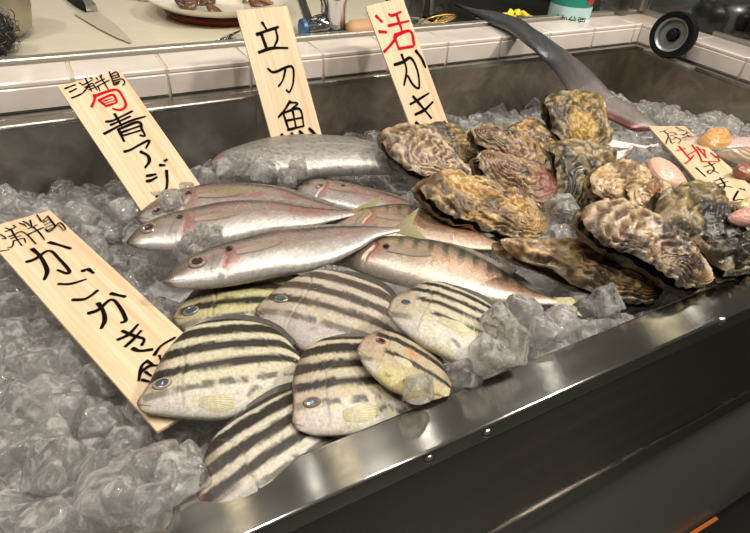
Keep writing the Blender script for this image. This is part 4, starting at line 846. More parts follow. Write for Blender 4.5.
# brass skimmer
sk = empty('wire_skimmer', tuple(at(435, 24))); tag(sk, 'golden wire skimmer resting on the metal strip, right of the tilted sign', 'skimmer')
brass = simple('brass_wire', (190, 158, 84), .3, .9); b = MB(); c0 = q3(438, 20, .014)
def el(t, s_): return c0 + np.array([.034 * s_ * math.cos(t), .019 * s_ * math.sin(t), .010 * (math.cos(t) * .6) - .007 * (1 - s_)])
b.tube([el(t, 1) for t in np.linspace(0, 6.283, 40)], .0015, 8); b.build('rim_ring', brass, sk, True)
b = MB()
for k in range(-4, 5):
    w = k * .0042; m_ = math.sqrt(max(0, 1 - (w / .019) ** 2)); b.tube([c0 + np.array([.034 * m_ * u_, w, .006 * m_ * u_ - .009 * (1 - u_ * u_)]) for u_ in np.linspace(-1, 1, 11)], .0008, 6)
b.build('wire_mesh', brass, sk, True)
# black tray with yellow pieces
tr_ = empty('black_tray', tuple(P(500, 5, ZW))); tag(tr_, 'black tray behind the dark beltfish tail, holding yellow pieces', 'tray')
q0 = P(458, 28, ZW); b = MB(); b.box(q0[0] - .02, q0[0] + .33, q0[1] - .0, q0[1] + .30, ZW + .0008, ZW + .005, .001); b.box(q0[0] - .02, q0[0] + .33, q0[1] + .29, q0[1] + .30, ZW + .005, ZW + .03, .001); b.box(q0[0] + .32, q0[0] + .33, q0[1], q0[1] + .3, ZW + .005, ZW + .03, .001)
b.build('tray_body', simple('black_plastic', (22, 20, 18), .35, nscale=60, ndist=.0004), tr_)
yel = simple('yellow_flesh', (236, 208, 60), .4, 0, .3, nscale=100, ndist=.0005)
for i, (px, py, s_) in enumerate(((480, 21, .010), (503, 16, .009), (510, 14, .010), (518, 13.5, .009), (525, 15, .010), (513, 18, .009), (498, 19, .007), (530, 18, .008))):
    p0 = P(px, py, ZW + .006); b = MB(); b.box(-s_, s_, -s_ * .6, s_ * .6, -.0035, .004, .0012); o_ = b.build('yellow_slice', yel); o_.location = p0; o_.rotation_euler = (.3 * rng.randn(), .3 * rng.randn(), rng.rand() * 3)
    tag(o_, 'yellow slice heaped in the black tray behind the beltfish tail' if i else 'single yellow slice apart from the heap, nearer the golden skimmer', 'yellow slice', 'yellow slices in the black tray')
# bottles
def bottle(px, py, r, h, mat, label, lab=None):
    p0 = P(px, py, ZW); root = empty('plastic_bottle', tuple(p0)); tag(root, label, 'bottle')
    b = MB(); b.lathe(p0, (0, 0, 1), [(.001, .001), (r * .9, .001), (r, .006), (r, h * .25), (r * .96, h * .28), (r, h * .31), (r, h * .62), (r * .8, h * .74), (r * .32, h * .84), (r * .3, h * .94), (.001, h * .94)], 36); autosmooth(b.build('bottle_body', mat, root), 50)
    b = MB(); b.lathe(p0, (0, 0, 1), [(r * .36, h * .9), (r * .36, h), (.001, h)], 24); b.build('cap', simple('white_cap', (220, 220, 214), .4), root, True)
    return root, p0
rt, p0 = bottle(567, 22, .039, .17, simple('teal_plastic', (40, 128, 112), .3, 0, .3), 'teal bottle with a pale printed label, behind the ledge above the wavy fish')
b = MB(); b.lathe(p0, (0, 0, 1), [(.0395, .003), (.0396, .034)], 48); b.build('paper_label', simple('pale_label', (176, 206, 206), .4), rt, True)
b = MB(); V_ = [p0 + np.array([.0397 * math.cos(a), .0397 * math.sin(a), h_]) for h_ in (.040, .06) for a in np.linspace(-1.6, -.7, 12)]; b.add(V_, [(k, k + 1, 13 + k, 12 + k) for k in range(11)]); b.build('red_band', simple('red_label', (186, 52, 48), .4), rt, True)
def font_text(txt, size, mat, parent, o, u, up, n, name='label_text'):
    cu = bpy.data.curves.new(name, 'FONT'); cu.body = txt; cu.size = size; cu.extrude = .0001; cu.align_x = 'CENTER'; cu.offset = .00012
    t = bpy.data.objects.new(name, cu); C.objects.link(t); bpy.context.view_layer.update()
    me = bpy.data.meshes.new_from_object(t.evaluated_get(bpy.context.evaluated_depsgraph_get())); bpy.data.objects.remove(t)
    V = np.array([v.co[:] for v in me.vertices]) if len(me.vertices) else np.zeros((0, 3))
    W = [o + u * v[0] + up * v[1] + n * v[2] for v in V]; Fc = [list(p.vertices) for p in me.polygons]
    return mesh(name, W, Fc, mat, parent, smooth=False)
fw = nrm(np.array([CAM[0] - p0[0], CAM[1] - p0[1], 0])); rt_u = np.cross((0, 0, 1.), fw)
font_text('ばか分要', .0165, M['ink'], rt, p0 + fw * .0402 + np.array([0, 0, .006]), rt_u, np.array([0, 0, 1.]), fw)
bottle(611, 18, .028, .14, M['glass'], 'clear ribbed plastic bottle standing right of the teal bottle')
# dark pot behind the glass screen
b = MB(); b.lathe(P(716, 36, ZW), (0, 0, 1), [(.001, .001), (.05, .001), (.056, .01), (.058, .045), (.05, .062), (.03, .07), (.001, .072)], 44); o_ = autosmooth(b.build('dark_pot', simple('black_enamel', (20, 19, 17), .35, 0, .3), None), 60); tag(o_, 'dark round pot seen through the glass screen beside the caster wheel', 'pot')
b = MB(); b.lathe(P(766, 50, ZW), (0, 0, 1), [(.001, .001), (.04, .001), (.045, .01), (.045, .045), (.03, .06), (.001, .062)], 44); o_ = autosmooth(b.build('dark_pot', simple('black_enamel', (20, 19, 17), .35, 0, .3), None), 60); tag(o_, 'dark pot at the far right edge behind the glass screen', 'pot')
a0, a1 = P(718, 0, ZW + .03), P(790, 26, ZW + .03); b = MB(); b.tube([a0 + (a0 - a1) * .5, a1], .004, 10); o_ = b.build('steel_rail', M['chrome'], None, True); tag(o_, 'thin bright steel rail behind the glass screen', 'rail')
# back of the kitchen seen above the tray
b = MB(); q = P(470, -10, ZW); b.box(.66, 1.6, 1.5, 1.9, ZW, .55, .004); o_ = b.build('kitchen_cabinet', simple('dark_brown_cabinet', (44, 36, 26), .4, nscale=8, ndist=.002)); tag(o_, 'dark cabinet behind the bottles at the back', 'cabinet')
# below the counter, lower right
fo = PY(700, 533, .16); b = MB(); bb0 = PY(705, 529, .13)
b = MB(); b.add(*(lambda A, Bv, h, d: ([A, Bv, Bv + np.array([0, d, 0]), A + np.array([0, d, 0]), A + np.array([0, 0, h]), Bv + np.array([0, 0, h]), Bv + np.array([0, d, h]), A + np.array([0, d, h])], [(0, 3, 2, 1), (4, 5, 6, 7), (0, 1, 5, 4), (1, 2, 6, 5), (2, 3, 7, 6), (3, 0, 4, 7)]))(PY(668, 552, .148), PY(717, 521, .148), .007, .006))
o_ = b.build('orange_strip', simple('orange_plastic', (196, 104, 40), .4)); tag(o_, 'orange plastic strip along the foot of the dark lower panel', 'strip')

# ------------------------------------------------------------------ packed ice under the cubes
def bed():
    nx, ny = 240, 90; x = np.linspace(-.5, XR - .001, nx); y = np.linspace(YF + .001, YB - .001, ny); X, Y = np.meshgrid(x, y, indexing='ij')
    xr_ = P(255, 96, ZR)[0]
    Z = T(Y) - .040 + .014 * (fbm(np.stack([X * 38, Y * 38, X * 0], -1), 3) - .5) * 2
    V = np.stack([X, Y, Z], -1).reshape(-1, 3); Fc = [[i*ny + j, (i+1)*ny + j, (i+1)*ny + j + 1, i*ny + j + 1] for i in range(nx-1) for j in range(ny-1)]
    o = mesh('packed_ice', V, Fc, M['bed']); tag(o, 'wet packed ice lying under the loose cubes in the basin', 'ice', kind='stuff')
bed()
# cube shapes
def cube_mesh(seed, hollow):
    n = 13; V = []; idx = {}; Fc = []
    def vid(p):
        k = tuple(np.round(p, 5));
        if k not in idx: idx[k] = len(V); V.append(p)
        return idx[k]
    g = np.linspace(-1, 1, n)
    for ax_ in range(3):
        for s_ in (-1, 1):
            for i in range(n - 1):
                for j in range(n - 1):
                    q = []
                    for a_, b2 in ((i, j), (i+1, j), (i+1, j+1), (i, j+1)):
                        p = [0, 0, 0]; p[ax_] = s_; p[(ax_+1) % 3] = g[a_]; p[(ax_+2) % 3] = g[b2]; q.append(vid(np.array(p, float)))
                    Fc.append(q if s_ > 0 else q[::-1])
    V = np.array(V); d = V / np.linalg.norm(V, axis=1)[:, None]; rng_ = np.random.RandomState(seed); pw = 5 + 7 * rng_.rand()
    r = 1 / (np.abs(d) ** pw).sum(1) ** (1 / pw); Q = d * r[:, None] * np.array([1, .82 + .2 * rng_.rand(), .74 + .26 * rng_.rand()])
    Q = Q * (1 + .14 * (fbm(d * 1.5 + seed * 3.1, seed, 3) - .5) * 2)[:, None]
    if hollow: w = ss(.75, 0, np.hypot(d[:, 0], d[:, 1])) * (d[:, 2] > 0); Q[:, 2] -= w * (.25 + .35 * rng_.rand())
    for _ in range(4):
        cut = nrm(rng_.randn(3)); ex = np.clip(Q @ cut - (.84 + .22 * rng_.rand()), 0, None); Q = Q - ex[:, None] * cut * .94
    Q = Q * (1 + .05 * (fbm(d * 4 + seed * 1.7, seed + 40, 2) - .5) * 2)[:, None]
    me = bpy.data.meshes.new('ice_cube'); me.from_pydata(Q.tolist(), [], Fc); me.polygons.foreach_set('use_smooth', [True] * len(me.polygons)); me.materials.append(M['ice']); me.update(); return me, Q, Fc
CUBES = [cube_mesh(k, k % 3 == 0) for k in range(9)]
ICE = []   # (variant, size, location, euler)
